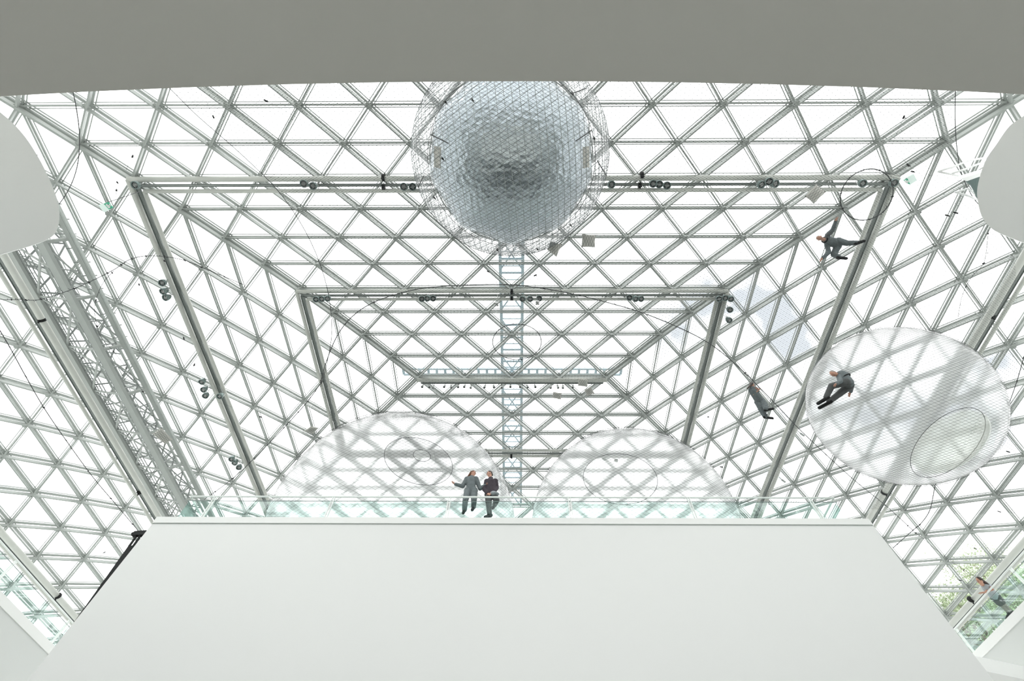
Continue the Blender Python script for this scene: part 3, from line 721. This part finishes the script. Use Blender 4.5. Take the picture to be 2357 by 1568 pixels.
# small white track spots under the ridge
def make_track():
    root = empty('track_spot', (0, 0, 0)); q = bmesh.new(); tube(q, [(0, 0, .02), (.03, .02, -.16)], .05, 10, r2=.065); finish('lamp_head', q, M['white'], root, True, loc=1)
    q = bmesh.new(); tube(q, [(0, 0, 0), (0, 0, .16)], .018, 6); finish('stem', q, M['white'], root, loc=1)
    q = bmesh.new(); disc(q, (.031, .021, -.165), (.18, .12, -1), .05); finish('lens', q, M['lens'], root, loc=1); return root
trk = make_track()
xs = [973, 988, 999, 1024, 1038, 1054, 1070, 1085, 1117, 1136, 1157, 1175, 1198, 1213, 1231, 1268, 1283, 1296, 1319]
for i, x in enumerate(xs):
    o = trk if i == 0 else copy_tree(trk); o.location = at(x, 888, z=zk(0)-.55); o.rotation_euler = (0, 0, random.uniform(0, 6)); o.scale = (1, 1, 1)
    od = ['leftmost', 'second from left', 'third from left', 'fourth from left', 'fifth from left', 'sixth from left', 'seventh from left', 'eighth from left', 'ninth from left', 'middle', 'ninth from right', 'eighth from right', 'seventh from right', 'sixth from right', 'fifth from right', 'fourth from right', 'third from right', 'second from right', 'rightmost'][i]
    tag(o, 'small white spotlight, %s in the row below the ridge beam' % od, 'spotlight', 'small white spotlights under the ridge beam')
# small cameras / spots clipped to the right beam legs
for i, (x, y, lb) in enumerate([(1843, 998, 'small grey camera clipped low on the right leg of the wide beam'), (1800, 1105, 'small grey camera near the lower end of the right leg of the wide beam')]):
    p = at(x, y, z=zk(8)-.8); root = tag(empty('camera_head', p), lb, 'security camera'); q = bmesh.new(); tube(q, [p, p+V((.16, .1, -.06))], .05, 8); finish('body', q, M['galv'], root)
    q = bmesh.new(); tube(q, [p, p+V((-.06, 0, .2))], .02, 6); finish('arm', q, M['galv'], root)
for i, (x, y, z, lb) in enumerate([(257, 1009, zk(12)-.9, 'x')][:0]): pass

# ------------------------------------------------------------------ square cushions lying in the nets
cush = [((1340, 538), (1371, 541), (1370, 570), (1338, 569), 13.9, 'upright square of off white quilted cloth right of the silver bubble'),
        ((1267, 555), (1294, 562), (1281, 592), (1259, 575), 13.9, 'tilted square of off white quilted cloth touching the silver bubble'),
        ((1879, 424), (1901, 442), (1873, 470), (1852, 452), 13.9, 'diamond shaped square of white cloth left of the rope ring'),
        ((1331, 871), (1354, 874), (1352, 891), (1330, 888), 13.6, 'small white square in front of the right end of the ridge beam'),
        ((1345, 898), (1360, 889), (1369, 906), (1350, 912), 13.6, 'crumpled white square just below the right end of the ridge beam'),
        ((1273, 902), (1293, 905), (1291, 920), (1270, 916), 13.6, 'white square below the ridge beam, right of the roof ladder'),
        ((349, 999), (371, 984), (398, 1012), (381, 1024), 11.5, 'quilted square of white cloth in front of the gantry foot'),
        ((697, 993), (716, 981), (734, 985), (720, 1000), 11.8, 'curled white square at the upper left of the left bubble')]
for a, b, c, d, z, lb in cush:
    P = [at(*p, z=z) for p in (a, b, c, d)]; n = 10; q = bmesh.new(); ct = sum(P, V())/4; G = {}
    for sgn in (-1, 1):
        for i in range(n+1):
            for j in range(n+1):
                u, v = i/n, j/n; p = P[0].lerp(P[1], u).lerp(P[3].lerp(P[2], u), v)
                e = 16*u*(1-u)*v*(1-v); pin = .10*(1-abs(2*u-1))*0 + .06*(math.sin(math.pi*u)*(abs(2*v-1)**3)+math.sin(math.pi*v)*(abs(2*u-1)**3))
                p = p.lerp(ct, pin)+V((0, 0, sgn*.05*e*(1+.3*math.cos(u*18)*math.cos(v*18))))
                if (i in (0, n) or j in (0, n)) and sgn == 1: G[(1, i, j)] = G[(-1, i, j)]
                else: G[(sgn, i, j)] = q.verts.new(p)
        for i in range(n):
            for j in range(n):
                f = [G[(sgn, i, j)], G[(sgn, i+1, j)], G[(sgn, i+1, j+1)], G[(sgn, i, j+1)]]
                q.faces.new(f)
    bmesh.ops.recalc_face_normals(q, faces=q.faces)
    root = tag(empty('net_cushion', ct), lb, 'cushion', 'white square cushions in the nets'); finish('pad', q, M['cushion'], root, True)
    q = bmesh.new()
    for k in range(-2, 7):
        for s in (0, 1):
            f0, f1 = k/5, (k+2)/5
            for e0 in (0,):
                u0, u1 = max(0, f0), min(1, f1)
                if u1 <= u0: continue
                v0, v1 = (u0-f0)*2.5, (u1-f0)*2.5
                if s: v0, v1 = 1-v0, 1-v1
                pt = lambda u, v: P[0].lerp(P[1], u).lerp(P[3].lerp(P[2], u), v).lerp(ct, .04)-V((0, 0, .06))
                tube(q, [pt(u0, v0), pt(u1, v1)], .0035, 4)
    finish('net_lines', q, M['wire'], root)
# little white boxes on wires below the second smallest beam
for x, y, lb in ((1143, 700, 'small white box hanging left of the middle clamp'), (1237, 697, 'small white box hanging right of the middle clamp')):
    p = at(x, y, z=zk(4)-1.4); root = tag(empty('hanging_box', p), lb, 'box', 'small white boxes on wires'); q = bmesh.new()
    for dx in (-.055, .055): box(q, p+V((dx, 0, 0)), .04, .16, .1)
    for dy in (-.06, .06): box(q, p+V((0, dy, 0)), .15, .04, .1)
    finish('frame', q, M['white'], root); q = bmesh.new(); tube(q, [p+V((0, 0, .04)), p+V((0, 0, 1.2))], .006, 4); tube(q, [p, p+V((0, 0, -.9))], .004, 4); finish('wire', q, M['white'], root)
    q = bmesh.new(); box(q, p+V((0, 0, .04)), .06, .07, .03); finish('core', q, M['galv'], root)

# ------------------------------------------------------------------ exit signs
def exit_sign(label, quad_green, quad_panel, z):
    root = tag(empty('exit_sign', at(*quad_green[0], z=z)), label, 'sign', 'green exit signs hanging in the roof')
    for nm, quad, m, zz in (('clear_panel', quad_panel, 'signwhite', .0), ('green_panel', quad_green, 'green', -.02)):
        P = [at(*p, z=z+zz) for p in quad]; q = bmesh.new(); n = (P[1]-P[0]).cross(P[3]-P[0]).normalized()*.02
        A_ = [q.verts.new(p+n) for p in P]; B2 = [q.verts.new(p-n) for p in P]; q.faces.new(A_); q.faces.new(B2[::-1])
        for i in range(4): q.faces.new((A_[i], A_[(i+1) % 4], B2[(i+1) % 4], B2[i]))
        gp = finish(nm, q, M[m], root)
    # running figure, arrow and doorway in white
    P = [at(*p, z=z-.05) for p in quad_green]; pt = lambda u, v: P[0].lerp(P[1], u).lerp(P[3].lerp(P[2], u), v)
    q = bmesh.new()
    for l in ([(.10, .25), (.10, .8), (.28, .8), (.28, .25)],): 
        for i in range(4): tube(q, [pt(*l[i]), pt(*l[(i+1) % 4])], .010, 4)
    for s in ([(.42, .3), (.48, .55), (.40, .8)], [(.48, .55), (.58, .8)], [(.36, .5), (.45, .38), (.56, .5)], [(.68, .5), (.92, .5)], [(.82, .32), (.93, .5), (.82, .68)]): tube(q, [pt(*k) for k in s], .010, 4)
    tube(q, [pt(.43, .17), pt(.44, .22)], .018, 6)
    finish('running_man_symbol', q, M['white'], gp)
    q = bmesh.new(); tube(q, [P[0], P[0]+V((0, 0, 1.4))], .005, 4); tube(q, [P[1], P[1]+V((0, 0, 1.4))], .005, 4); finish('suspension_wire', q, M['wire'], root)
exit_sign('green exit sign with a pale panel at the upper left of the roof', [(240, 469), (249, 465), (260, 478), (252, 482)], [(228, 472), (240, 467), (253, 482), (240, 489)], 13.0)
exit_sign('green exit sign box at the upper right corner of the wide beam', [(2080, 415), (2088, 411), (2094, 425), (2085, 421)], [(2083, 411), (2102, 400), (2110, 415), (2094, 425)], 13.0)

# ladder hoops and grille beside the right soffit
root = tag(empty('access_ladder', at(2215, 408, z=11.0)), 'white tubular guard frame poking out beside the right white soffit', 'guard frame')
for P in ([(2159, 395), (2192, 385), (2232, 369), (2285, 361)], [(2190, 400), (2220, 390), (2262, 374), (2285, 371)], [(2159, 395), (2218, 407)], [(2200, 443), (2228, 434), (2246, 448)], [(2198, 442), (2232, 452), (2250, 460)]):
    q = bmesh.new(); tube(q, [at(*p, z=11.0) for p in P], .022, 8); finish('tube', q, M['white'], root, True)
q = bmesh.new(); P = [at(*p, z=10.6) for p in ((2212, 411), (2226, 417), (2268, 402), (2268, 394))]; prism(q, [(p.x, p.y) for p in P], 10.6, 10.75); bmesh.ops.recalc_face_normals(q, faces=q.faces); finish('white_ledge', q, M['white'], root)
q = bmesh.new()
for i in range(14):
    f = i/13; a = at(2224+36*f, 417-12*f, z=10.8); b = at(2226+26*f+8, 425+40*min(1, f*1.3), z=10.8); tube(q, [a, b], .012, 4)
finish('louvre', q, M['darksteel'], root)

# small thing on the walkway
p = at(480, 1183, y=YR+.35); root = tag(empty('shoulder_bag', (p.x, p.y, H)), 'small maroon bag standing behind the railing at its left end', 'bag')
q = bmesh.new(); box(q, (p.x, p.y, H+.17), .22, .12, .3, V((.95, 0, .3)).normalized(), V((0, 1, 0)), V((-.3, 0, .95)).normalized()); bmesh.ops.bevel(q, geom=q.edges[:], offset=.03, segments=2, affect='EDGES'); finish('pouch', q, M['maroon'], root)
q = bmesh.new(); tube(q, smoothpts([(p.x-.1, p.y, H+.3), (p.x, p.y, H+.42), (p.x+.12, p.y, H+.28)], 4), .012, 6); finish('strap', q, M['black'], root)

# ------------------------------------------------------------------ people
def capsule(q, a, b, ra, rb, n=12):
    a, b = V(a), V(b); d = (b-a); L = d.length
    d = d/L if L > 1e-6 else V((0, 0, 1)); s = d.cross(V((.31, .2, .93))).normalized(); u = d.cross(s); rings = []
    for i in range(5):
        t = math.pi/2*i/4 - math.pi/2; rings.append((a+d*(ra*math.sin(t)), ra*math.cos(t)))
    for i in range(5):
        t = math.pi/2*i/4; rings.append((b+d*(rb*math.sin(t)), rb*math.cos(t)))
    R_ = [[q.verts.new(c+s*(max(r, .0005)*math.cos(2*math.pi*k/n))+u*(max(r, .0005)*math.sin(2*math.pi*k/n))) for k in range(n)] for c, r in rings]
    for i in range(len(R_)-1):
        for k in range(n): q.faces.new((R_[i][k], R_[i][(k+1) % n], R_[i+1][(k+1) % n], R_[i+1][k]))
    q.faces.new(R_[0][::-1]); q.faces.new(R_[-1])
def ell(q, c, X, Y, Z, n=16):
    g = []
    for i in range(n//2+1):
        th = math.pi*i/(n//2); g.append([q.verts.new(V(c)+X*(math.sin(th)*math.cos(2*math.pi*j/n))+Y*(math.sin(th)*math.sin(2*math.pi*j/n))+Z*math.cos(th)) for j in range(n)])
    for i in range(n//2):
        for j in range(n): q.faces.new((g[i][j], g[i+1][j], g[i+1][(j+1) % n], g[i][(j+1) % n]))
    bmesh.ops.remove_doubles(q, verts=q.verts, dist=1e-5)
def fused(name, q, m, parent, voxel):
    """one continuous skin out of overlapping volumes"""
    bmesh.ops.recalc_face_normals(q, faces=q.faces)
    o = finish(name, q, m, parent, False)
    md = o.modifiers.new('r', 'REMESH'); md.mode = 'VOXEL'; md.voxel_size = voxel; md.use_smooth_shade = True
    sm = o.modifiers.new('s', 'SMOOTH'); sm.factor = .5; sm.iterations = 3
    dg = bpy.context.evaluated_depsgraph_get(); me = bpy.data.meshes.new_from_object(o.evaluated_get(dg))
    old = o.data; o.modifiers.clear(); o.data = me; bpy.data.meshes.remove(old)
    if not me.materials: me.materials.append(m)
    for p_ in me.polygons: p_.use_smooth = True
    return o
def hand(q, wrist, tip_dir, palm_n, size=1., curl=.25, side=1):
    d = V(tip_dir).normalized(); n = V(palm_n); n = (n-d*n.dot(d)).normalized(); s = d.cross(n).normalized()
    for k in (-1, 0, 1): capsule(q, wrist+d*.01+s*(k*.018*size), wrist+d*.085*size+s*(k*.026*size), .017*size, .016*size, 8)
    L = [.062, .075, .080, .072]
    for i in range(4):
        b0 = wrist+d*.085*size+s*((i-1.5)*.023*size*side); spread = s*((i-1.5)*.07*side)
        k1 = b0+(d+spread+n*curl*.5).normalized()*L[i]*.5*size; k2 = k1+(d+spread+n*curl*1.6).normalized()*L[i]*.55*size
        capsule(q, b0, k1, .0095*size, .009*size, 8); capsule(q, k1, k2, .009*size, .0075*size, 8)
    t0 = wrist+d*.03*size-s*(.03*size*side); t1 = t0+(d*.6-s*side*.8+n*.2).normalized()*.045*size; t2 = t1+(d*.9-s*side*.3+n*.3).normalized()*.035*size
    capsule(q, t0, t1, .013*size, .011*size, 8); capsule(q, t1, t2, .011*size, .009*size, 8)
def person(label, J, head_up, face_dir, suit, top=None, hair='hairdark', hair_kind='short', legs_m=None, arm_bare=False, leg_bare=False, female=False, palm=V((0, 0, -1)), shorts=False, shoes='black', skirt=False, collar=None, extra=None, bulk=.022):
    base = min((J[k] for k in ('ankL', 'ankR')), key=lambda v: v.z)
    root = tag(empty('person', base), label, 'person')
    hu = V(head_up).normalized(); fd = V(face_dir); fd = (fd-hu*fd.dot(hu)).normalized(); hs_ = hu.cross(fd)
    sc = .94 if female else 1.
    q = bmesh.new(); h = J['head']
    ell(q, h+hu*.015, hs_*.074, fd*.093, hu*.112); ell(q, h-hu*.055+fd*.02, hs_*.055, fd*.065, hu*.065)
    capsule(q, h+fd*.088+hu*.015, h+fd*.112-hu*.018, .009, .014, 8); capsule(q, h+fd*.085-hu*.055-hs_*.018, h+fd*.085-hu*.055+hs_*.018, .009, .009, 8)
    capsule(q, h+fd*.07-hu*.095, h+fd*.075-hu*.09, .022, .02, 8)
    for s in (-1, 1): ell(q, h+hs_*(s*.077)-hu*.005-fd*.008, hs_*.012, fd*.02, hu*.032, 10)
    capsule(q, h-hu*.06, J['neck'], .052*sc, .058*sc)
    sw = .185 if not female else .165
    capsule(q, J['neck'], J['chest'], .07, .12*sc); capsule(q, J['chest'], J['pelvis'], .125*sc, .125*sc)
    capsule(q, J['shL'], J['shR'], .058*sc, .058*sc); capsule(q, J['hipL'], J['hipR'], .09, .09)
    for s in 'LR':
        capsule(q, J['sh'+s], J['elb'+s], .052*sc, .041*sc); capsule(q, J['elb'+s], J['wr'+s], .041*sc, .027*sc)
        hd = (J['hand'+s]-J['wr'+s]); hand(q, J['wr'+s], hd, palm, 1.0*sc, .25, 1 if s == 'L' else -1)
        capsule(q, J['hip'+s], J['kn'+s], .085, .058); capsule(q, J['kn'+s], J['ank'+s], .056, .036)
        capsule(q, J['ank'+s], J['ank'+s]+(J['toe'+s]-J['ank'+s])*.8, .036, .028)
    bodyo = fused('body', q, M['skin'], root, .0105)
    # features
    q = bmesh.new()
    for s in (-1, 1): ell(q, h+fd*.083+hs_*(s*.032)+hu*.022, hs_*.012, fd*.008, hu*.007, 8)
    finish('eyes', q, M['black'], bodyo, True)
    q = bmesh.new()
    for s in (-1, 1): capsule(q, h+fd*.087+hs_*(s*.018)+hu*.042, h+fd*.080+hs_*(s*.046)+hu*.044, .005, .004, 6)
    finish('eyebrows', q, M[hair], bodyo, True)
    q = bmesh.new()
    if hair_kind == 'short':
        ell(q, h+hu*.034-fd*.018, hs_*.081, fd*.092, hu*.104); capsule(q, h-fd*.06-hu*.03, h-fd*.05+hu*.02, .05, .06)
    elif hair_kind == 'bald':
        ell(q, h+hu*.02-fd*.022, hs_*.078, fd*.080, hu*.098)
    else:
        ell(q, h+hu*.034-fd*.022, hs_*.084, fd*.090, hu*.106)
        dn = J.get('hair_end', J['neck']-hu*.12-fd*.05)
        for s in (-1, -.3, .4, 1): capsule(q, h-fd*.05+hs_*s*.05+hu*.03, V(dn)+hs_*s*.05, .045, .028)
    fused('hair', q, M[hair], root, .010)
    tp = M[top or suit]; lg = M[legs_m or suit]; g = bulk
    q = bmesh.new()
    capsule(q, J['neck'].lerp(J['chest'], .25), J['chest'], .075+g, .13*sc+g); capsule(q, J['chest'], J['pelvis'], .135*sc+g, .135*sc+g)
    capsule(q, J['shL'], J['shR'], .062*sc+g, .062*sc+g)
    if skirt: capsule(q, J['pelvis'], J['pelvis'].lerp((J['knL']+J['knR'])/2, .15), .15, .15)
    else: capsule(q, J['hipL'], J['hipR'], .095+g, .095+g)
    for s in 'LR':
        e = J['sh'+s].lerp(J['elb'+s], .45) if arm_bare else J['elb'+s]
        capsule(q, J['sh'+s], e, .058*sc+g, .05*sc+g)
        if not arm_bare: capsule(q, J['elb'+s], J['elb'+s].lerp(J['wr'+s], .9), .05*sc+g, .036*sc+g)
    fused('jacket' if top is None else 'shirt', q, tp, root, .013)
    q = bmesh.new(); capsule(q, J['hipL'], J['hipR'], .105+g, .105+g); capsule(q, J['pelvis'], (J['hipL']+J['hipR'])/2, .13*sc+g, .11+g)
    for s in 'LR':
        if shorts: capsule(q, J['hip'+s], J['hip'+s].lerp(J['kn'+s], .62), .10+g, .088+g)
        else: capsule(q, J['hip'+s], J['kn'+s], .098+g, .072+g); capsule(q, J['kn'+s], J['kn'+s].lerp(J['ank'+s], .94), .070+g, .056+g)
    fused('shorts' if shorts else 'trousers', q, M['suitdark'] if shorts else lg, root, .013)
    if shorts:
        q = bmesh.new()
        for s in 'LR': capsule(q, J['hip'+s], J['kn'+s], .09, .062); capsule(q, J['kn'+s], J['ank'+s], .062, .04)
        fused('tights', q, M['tight'], root, .013)
    for s in 'LR':
        q = bmesh.new(); a = J['ank'+s]; tdir = (J['toe'+s]-a).normalized(); heel = a-tdir*.06+(V((0, 0, -.03)) if abs(tdir.z) < .8 else V())
        capsule(q, heel, J['toe'+s], .056, .050); capsule(q, a, heel, .052, .048); capsule(q, a+(J['kn'+s]-a).normalized()*.05, a, .05, .052)
        fused('shoe', q, M[shoes], root, .011)
    if collar:
        q = bmesh.new(); ax_ = (h-J['neck']).normalized(); tube(q, circle_on(J['neck']-ax_*.0, .09, ax_, math.pi/2, 20), .022, 6, closed=True); finish('collar', q, M[collar], root, True)
    if extra: extra(root, J)
    return root
def jz(d): return {k: at(v[0], v[1], z=v[2]) for k, v in d.items()}
def jy(d): return {k: at(v[0], v[1], y=v[2]) for k, v in d.items()}
def jx(d): return {k: at(v[0], v[1], x=v[2]) for k, v in d.items()}
# climbing man, upper right
n0 = NZ+.06
J = jz(dict(head=(1887, 548.5, n0+.50), neck=(1898, 552, n0+.58), chest=(1907, 555, n0+.62), pelvis=(1927, 561, n0+.58), shL=(1905, 541, n0+.60), elbL=(1917, 529, n0+.38), wrL=(1924.6, 507.5, n0+.12), handL=(1926.5, 499, n0+.05),
    shR=(1903.6, 566, n0+.58), elbR=(1908, 581, n0+.36), wrR=(1893, 595, n0+.12), handR=(1885.7, 602, n0+.05), hipL=(1930, 555, n0+.56), knL=(1950, 560, n0+.30), ankL=(1973, 559, n0+.12), toeL=(1989, 555, n0+.06),
    hipR=(1928, 567, n0+.56), knR=(1919, 586, n0+.30), ankR=(1932, 593, n0+.10), toeR=(1948, 595, n0+.04)))
person('man in a grey jumpsuit crawling spread out on the net below the rope ring', J, J['head']-J['neck'], V((CAMX, 0, 0))-J['head'], 'suit', hair='hairgrey', hair_kind='bald', collar='black')
# man leaning on the right bubble
J = jz(dict(head=(1918, 860, 11.85), neck=(1928, 862, 11.90), chest=(1938, 864, 11.85), pelvis=(1952, 881, 11.55), shL=(1932, 868, 11.75), elbL=(1934, 878, 11.45), wrL=(1926, 884, 11.35), handL=(1919, 887, 11.30),
    shR=(1947, 862, 11.90), elbR=(1961, 886, 11.75), wrR=(1957.5, 903, 11.60), handR=(1954, 911, 11.55), hipL=(1947, 880, 11.50), knL=(1914, 889, 11.45), ankL=(1901, 916, 11.20), toeL=(1883, 929, 11.15),
    hipR=(1954, 889, 11.55), knR=(1929, 909, 11.40), ankR=(1907, 926, 11.20), toeR=(1886, 939, 11.15)))
def strap(root, J):
    q = bmesh.new(); a = J['chest']; u = (J['neck']-J['pelvis']).normalized(); tube(q, circle_on(a-u*.12, .165, u, math.pi/2, 24), .018, 6, closed=True); finish('back_strap', q, M['black'], root, True)
person('bald man in a dark grey suit bending over against the right bubble', J, (J['head']-J['neck'])+V((0, 0, .02)), (V((CAMX, 0, 0))-J['head']).normalized()+V((-.2, .5, -.3)), 'suitdark', top='suit', hair='hairgrey', hair_kind='bald', extra=strap)
# woman standing on net
n0 = NZ+.06
J = jz(dict(head=(1731.5, 886.5, n0+1.52), neck=(1731, 893, n0+1.38), chest=(1735, 903, n0+1.22), pelvis=(1748, 923, n0+.86), shL=(1728, 899, n0+1.30), elbL=(1735, 909, n0+1.05), wrL=(1745, 899, n0+1.12), handL=(1750, 894, n0+1.16),
    shR=(1740, 896, n0+1.30), elbR=(1746, 907, n0+1.08), wrR=(1743, 899, n0+1.18), handR=(1741, 895, n0+1.24), hipL=(1745, 926, n0+.86), knL=(1752, 942, n0+.46), ankL=(1762, 960, n0+.09), toeL=(1778, 963, n0+.04),
    hipR=(1753, 924, n0+.86), knR=(1761, 933, n0+.50), ankR=(1764, 943, n0+.12), toeR=(1779, 941, n0+.08)))
J['hair_end'] = at(1722, 893, z=n0+1.35)
person('woman in a pale grey jumpsuit standing alone on the net left of the right bubble', J, J['head']-J['neck']+V((0, 0, .1)), V((.6, .2, .25)), 'suit', hair='hairdark', hair_kind='long', arm_bare=True, female=True, bulk=.045)
# the couple behind the railing
yp = D+.62
J = jy(dict(head=(1088.5, 1091, yp), neck=(1086, 1098.5, yp), chest=(1084, 1107, yp), pelvis=(1084, 1127, yp), shL=(1074, 1102.5, yp), elbL=(1065, 1119.5, yp-.02), wrL=(1047, 1114.5, yp-.1), handL=(1040, 1109.5, yp-.12),
    shR=(1096, 1102, yp), elbR=(1105, 1125, yp+.02), wrR=(1118, 1117, yp-.05), handR=(1125, 1114.5, yp-.08), hipL=(1077, 1130, yp), knL=(1071, 1153, yp-.12), ankL=(1069, 1175, yp+.12), toeL=(1066, 1181, yp+.05),
    hipR=(1091, 1130, yp), knR=(1091, 1152, yp-.12), ankR=(1090, 1168, yp+.22), toeR=(1087, 1174, yp+.1)))
J['hair_end'] = at(1077, 1102, y=yp+.05)
person('long haired woman in a grey jumpsuit with arms spread, standing behind the railing', J, J['head']-J['neck']+V((.02, 0, 0)), V((1, -.35, -.2)), 'suit', hair='hairbrown', hair_kind='long', female=True, palm=V((0, 0, 1)))
J = jy(dict(head=(1127, 1091.5, yp), neck=(1129.5, 1101, yp), chest=(1131, 1112, yp), pelvis=(1130, 1135, yp), shL=(1120, 1108, yp), elbL=(1115, 1127, yp-.03), wrL=(1122, 1136, yp-.14), handL=(1127, 1138, yp-.2),
    shR=(1141, 1107.5, yp), elbR=(1143.5, 1123.5, yp+.05), wrR=(1137.5, 1132, yp-.1), handR=(1132, 1134, yp-.14), hipL=(1124, 1139, yp), knL=(1125, 1161, yp-.08), ankL=(1127, 1186, yp+.02), toeL=(1117, 1190.5, yp-.05),
    hipR=(1136, 1138, yp), knR=(1143, 1152, yp-.1), ankR=(1138, 1163, yp+.3), toeR=(1134, 1170, yp+.35)))
def cap(root, J):
    q = bmesh.new(); c = J['handR']+V((.06, -.02, -.05)); ell(q, c, V((.11, 0, 0)), V((0, .09, 0)), V((0, 0, .06)), 14); ell(q, c+V((.07, -.02, -.04)), V((.11, 0, 0)), V((0, .09, 0)), V((0, 0, .012)), 14)
    finish('shirt_logo', bmesh_logo(J), M['white'], root)
    tag(finish('cap', q, M['shirt'], None, True), 'grey cap held in the hand of the man in the plum shirt', 'cap')
def bmesh_logo(J):
    q = bmesh.new(); c = J['chest']+V((.06, -.158, .03)); tube(q, [c, c+V((.03, 0, .07))], .012, 6); return q
person('dark haired man in a dark plum shirt behind the railing, facing the woman', J, J['head']-J['neck']+V((-.02, 0, .05)), V((-1, -.25, .1)), 'suit', top='plum', hair='hairdark', hair_kind='short', legs_m='suitdark', palm=V((0, 1, 0)), extra=cap)
# woman leaning on right gallery rail
xp = GR+.30
J = jx(dict(head=(2255.5, 1337.5, xp-.45), neck=(2262, 1346.5, xp-.28), chest=(2272, 1355, xp-.12), pelvis=(2290, 1373, xp+.18), shL=(2268, 1349, xp-.22), elbL=(2272, 1363, xp-.28), wrL=(2262, 1364.5, xp-.38), handL=(2256, 1365, xp-.46),
    shR=(2275, 1347, xp-.02), elbR=(2285, 1357, xp-.20), wrR=(2272, 1362, xp-.30), handR=(2265, 1364, xp-.38), hipL=(2288, 1376, xp+.16), knL=(2307, 1396, xp+.45), ankL=(2322, 1412, xp+.62), toeL=(2318, 1424, xp+.45),
    hipR=(2294, 1373, xp+.20), knR=(2312, 1392, xp+.52), ankR=(2330, 1410, xp+.72), toeR=(2326, 1420, xp+.55)))
J['hair_end'] = at(2279, 1350, x=xp+.05)
person('long haired woman in grey t-shirt and dark shorts leaning over the right gallery railing', J, (J['head']-J['neck']).normalized()+V((0, 0, 1.2)), V((-1, -.1, .25)), 'suit', top='shirt', hair='hairdark', hair_kind='long', arm_bare=True, female=True, shorts=True)

# ------------------------------------------------------------------ trees outside
def tree(px, py, dist_x, height, spread, n, lb, seed):
    rnd = random.Random(seed); c = at(px, py, x=dist_x); zb = -1.6; base = V((c.x, c.y, zb))
    root = tag(empty('tree', base), lb, 'tree', 'trees outside beyond the roof'); q = bmesh.new(); top = c+V((0, 0, .3*height))
    P = [base, base.lerp(c, .5)+V((.2, -.1, 0)), c]; tube(q, P, .38, 8, r2=.18); ends = []
    for i in range(26):
        d = V((rnd.uniform(-1, 1), rnd.uniform(-1, 1), rnd.uniform(-.35, 1))).normalized(); s = base.lerp(c, rnd.uniform(.55, 1)); e = c+V((d.x*spread, d.y*spread, d.z*height*.5))*rnd.uniform(.5, 1)
        m_ = s.lerp(e, .5)+V((rnd.uniform(-.4, .4), rnd.uniform(-.4, .4), .3)); tube(q, [s, m_, e], .09, 5, r2=.03); ends += [e, m_.lerp(e, .5)]
    finish('trunk', q, M['bark'], root, True); q = bmesh.new()
    for e in ends:
        for k in range(n//len(ends)):
            p = e+V((rnd.gauss(0, .8), rnd.gauss(0, .8), rnd.gauss(0, .6))); a = V((rnd.uniform(-1, 1), rnd.uniform(-1, 1), rnd.uniform(-1, 1))).normalized(); b = a.cross(V((rnd.uniform(-1, 1), rnd.uniform(-1, 1), rnd.uniform(-1, 1)))).normalized(); s = rnd.uniform(.06, .13)
            q.faces.new([q.verts.new(v) for v in (p-a*s, p+b*s*.5, p+a*s, p-b*s*.5)])
    o = finish('foliage', q, M['leaf'], root); o['kind'] = 'stuff'
tree(2310, 1400, 44, 9, 4.6, 17000, 'leafy tree outside the glass behind the leaning woman', 3)
tree(2225, 1452, 33, 5, 2.8, 8000, 'leafy tree outside just right of the white wall edge', 5)
tree(2352, 1330, 62, 9, 5.0, 12000, 'leafy tree outside at the right edge of the picture', 8)
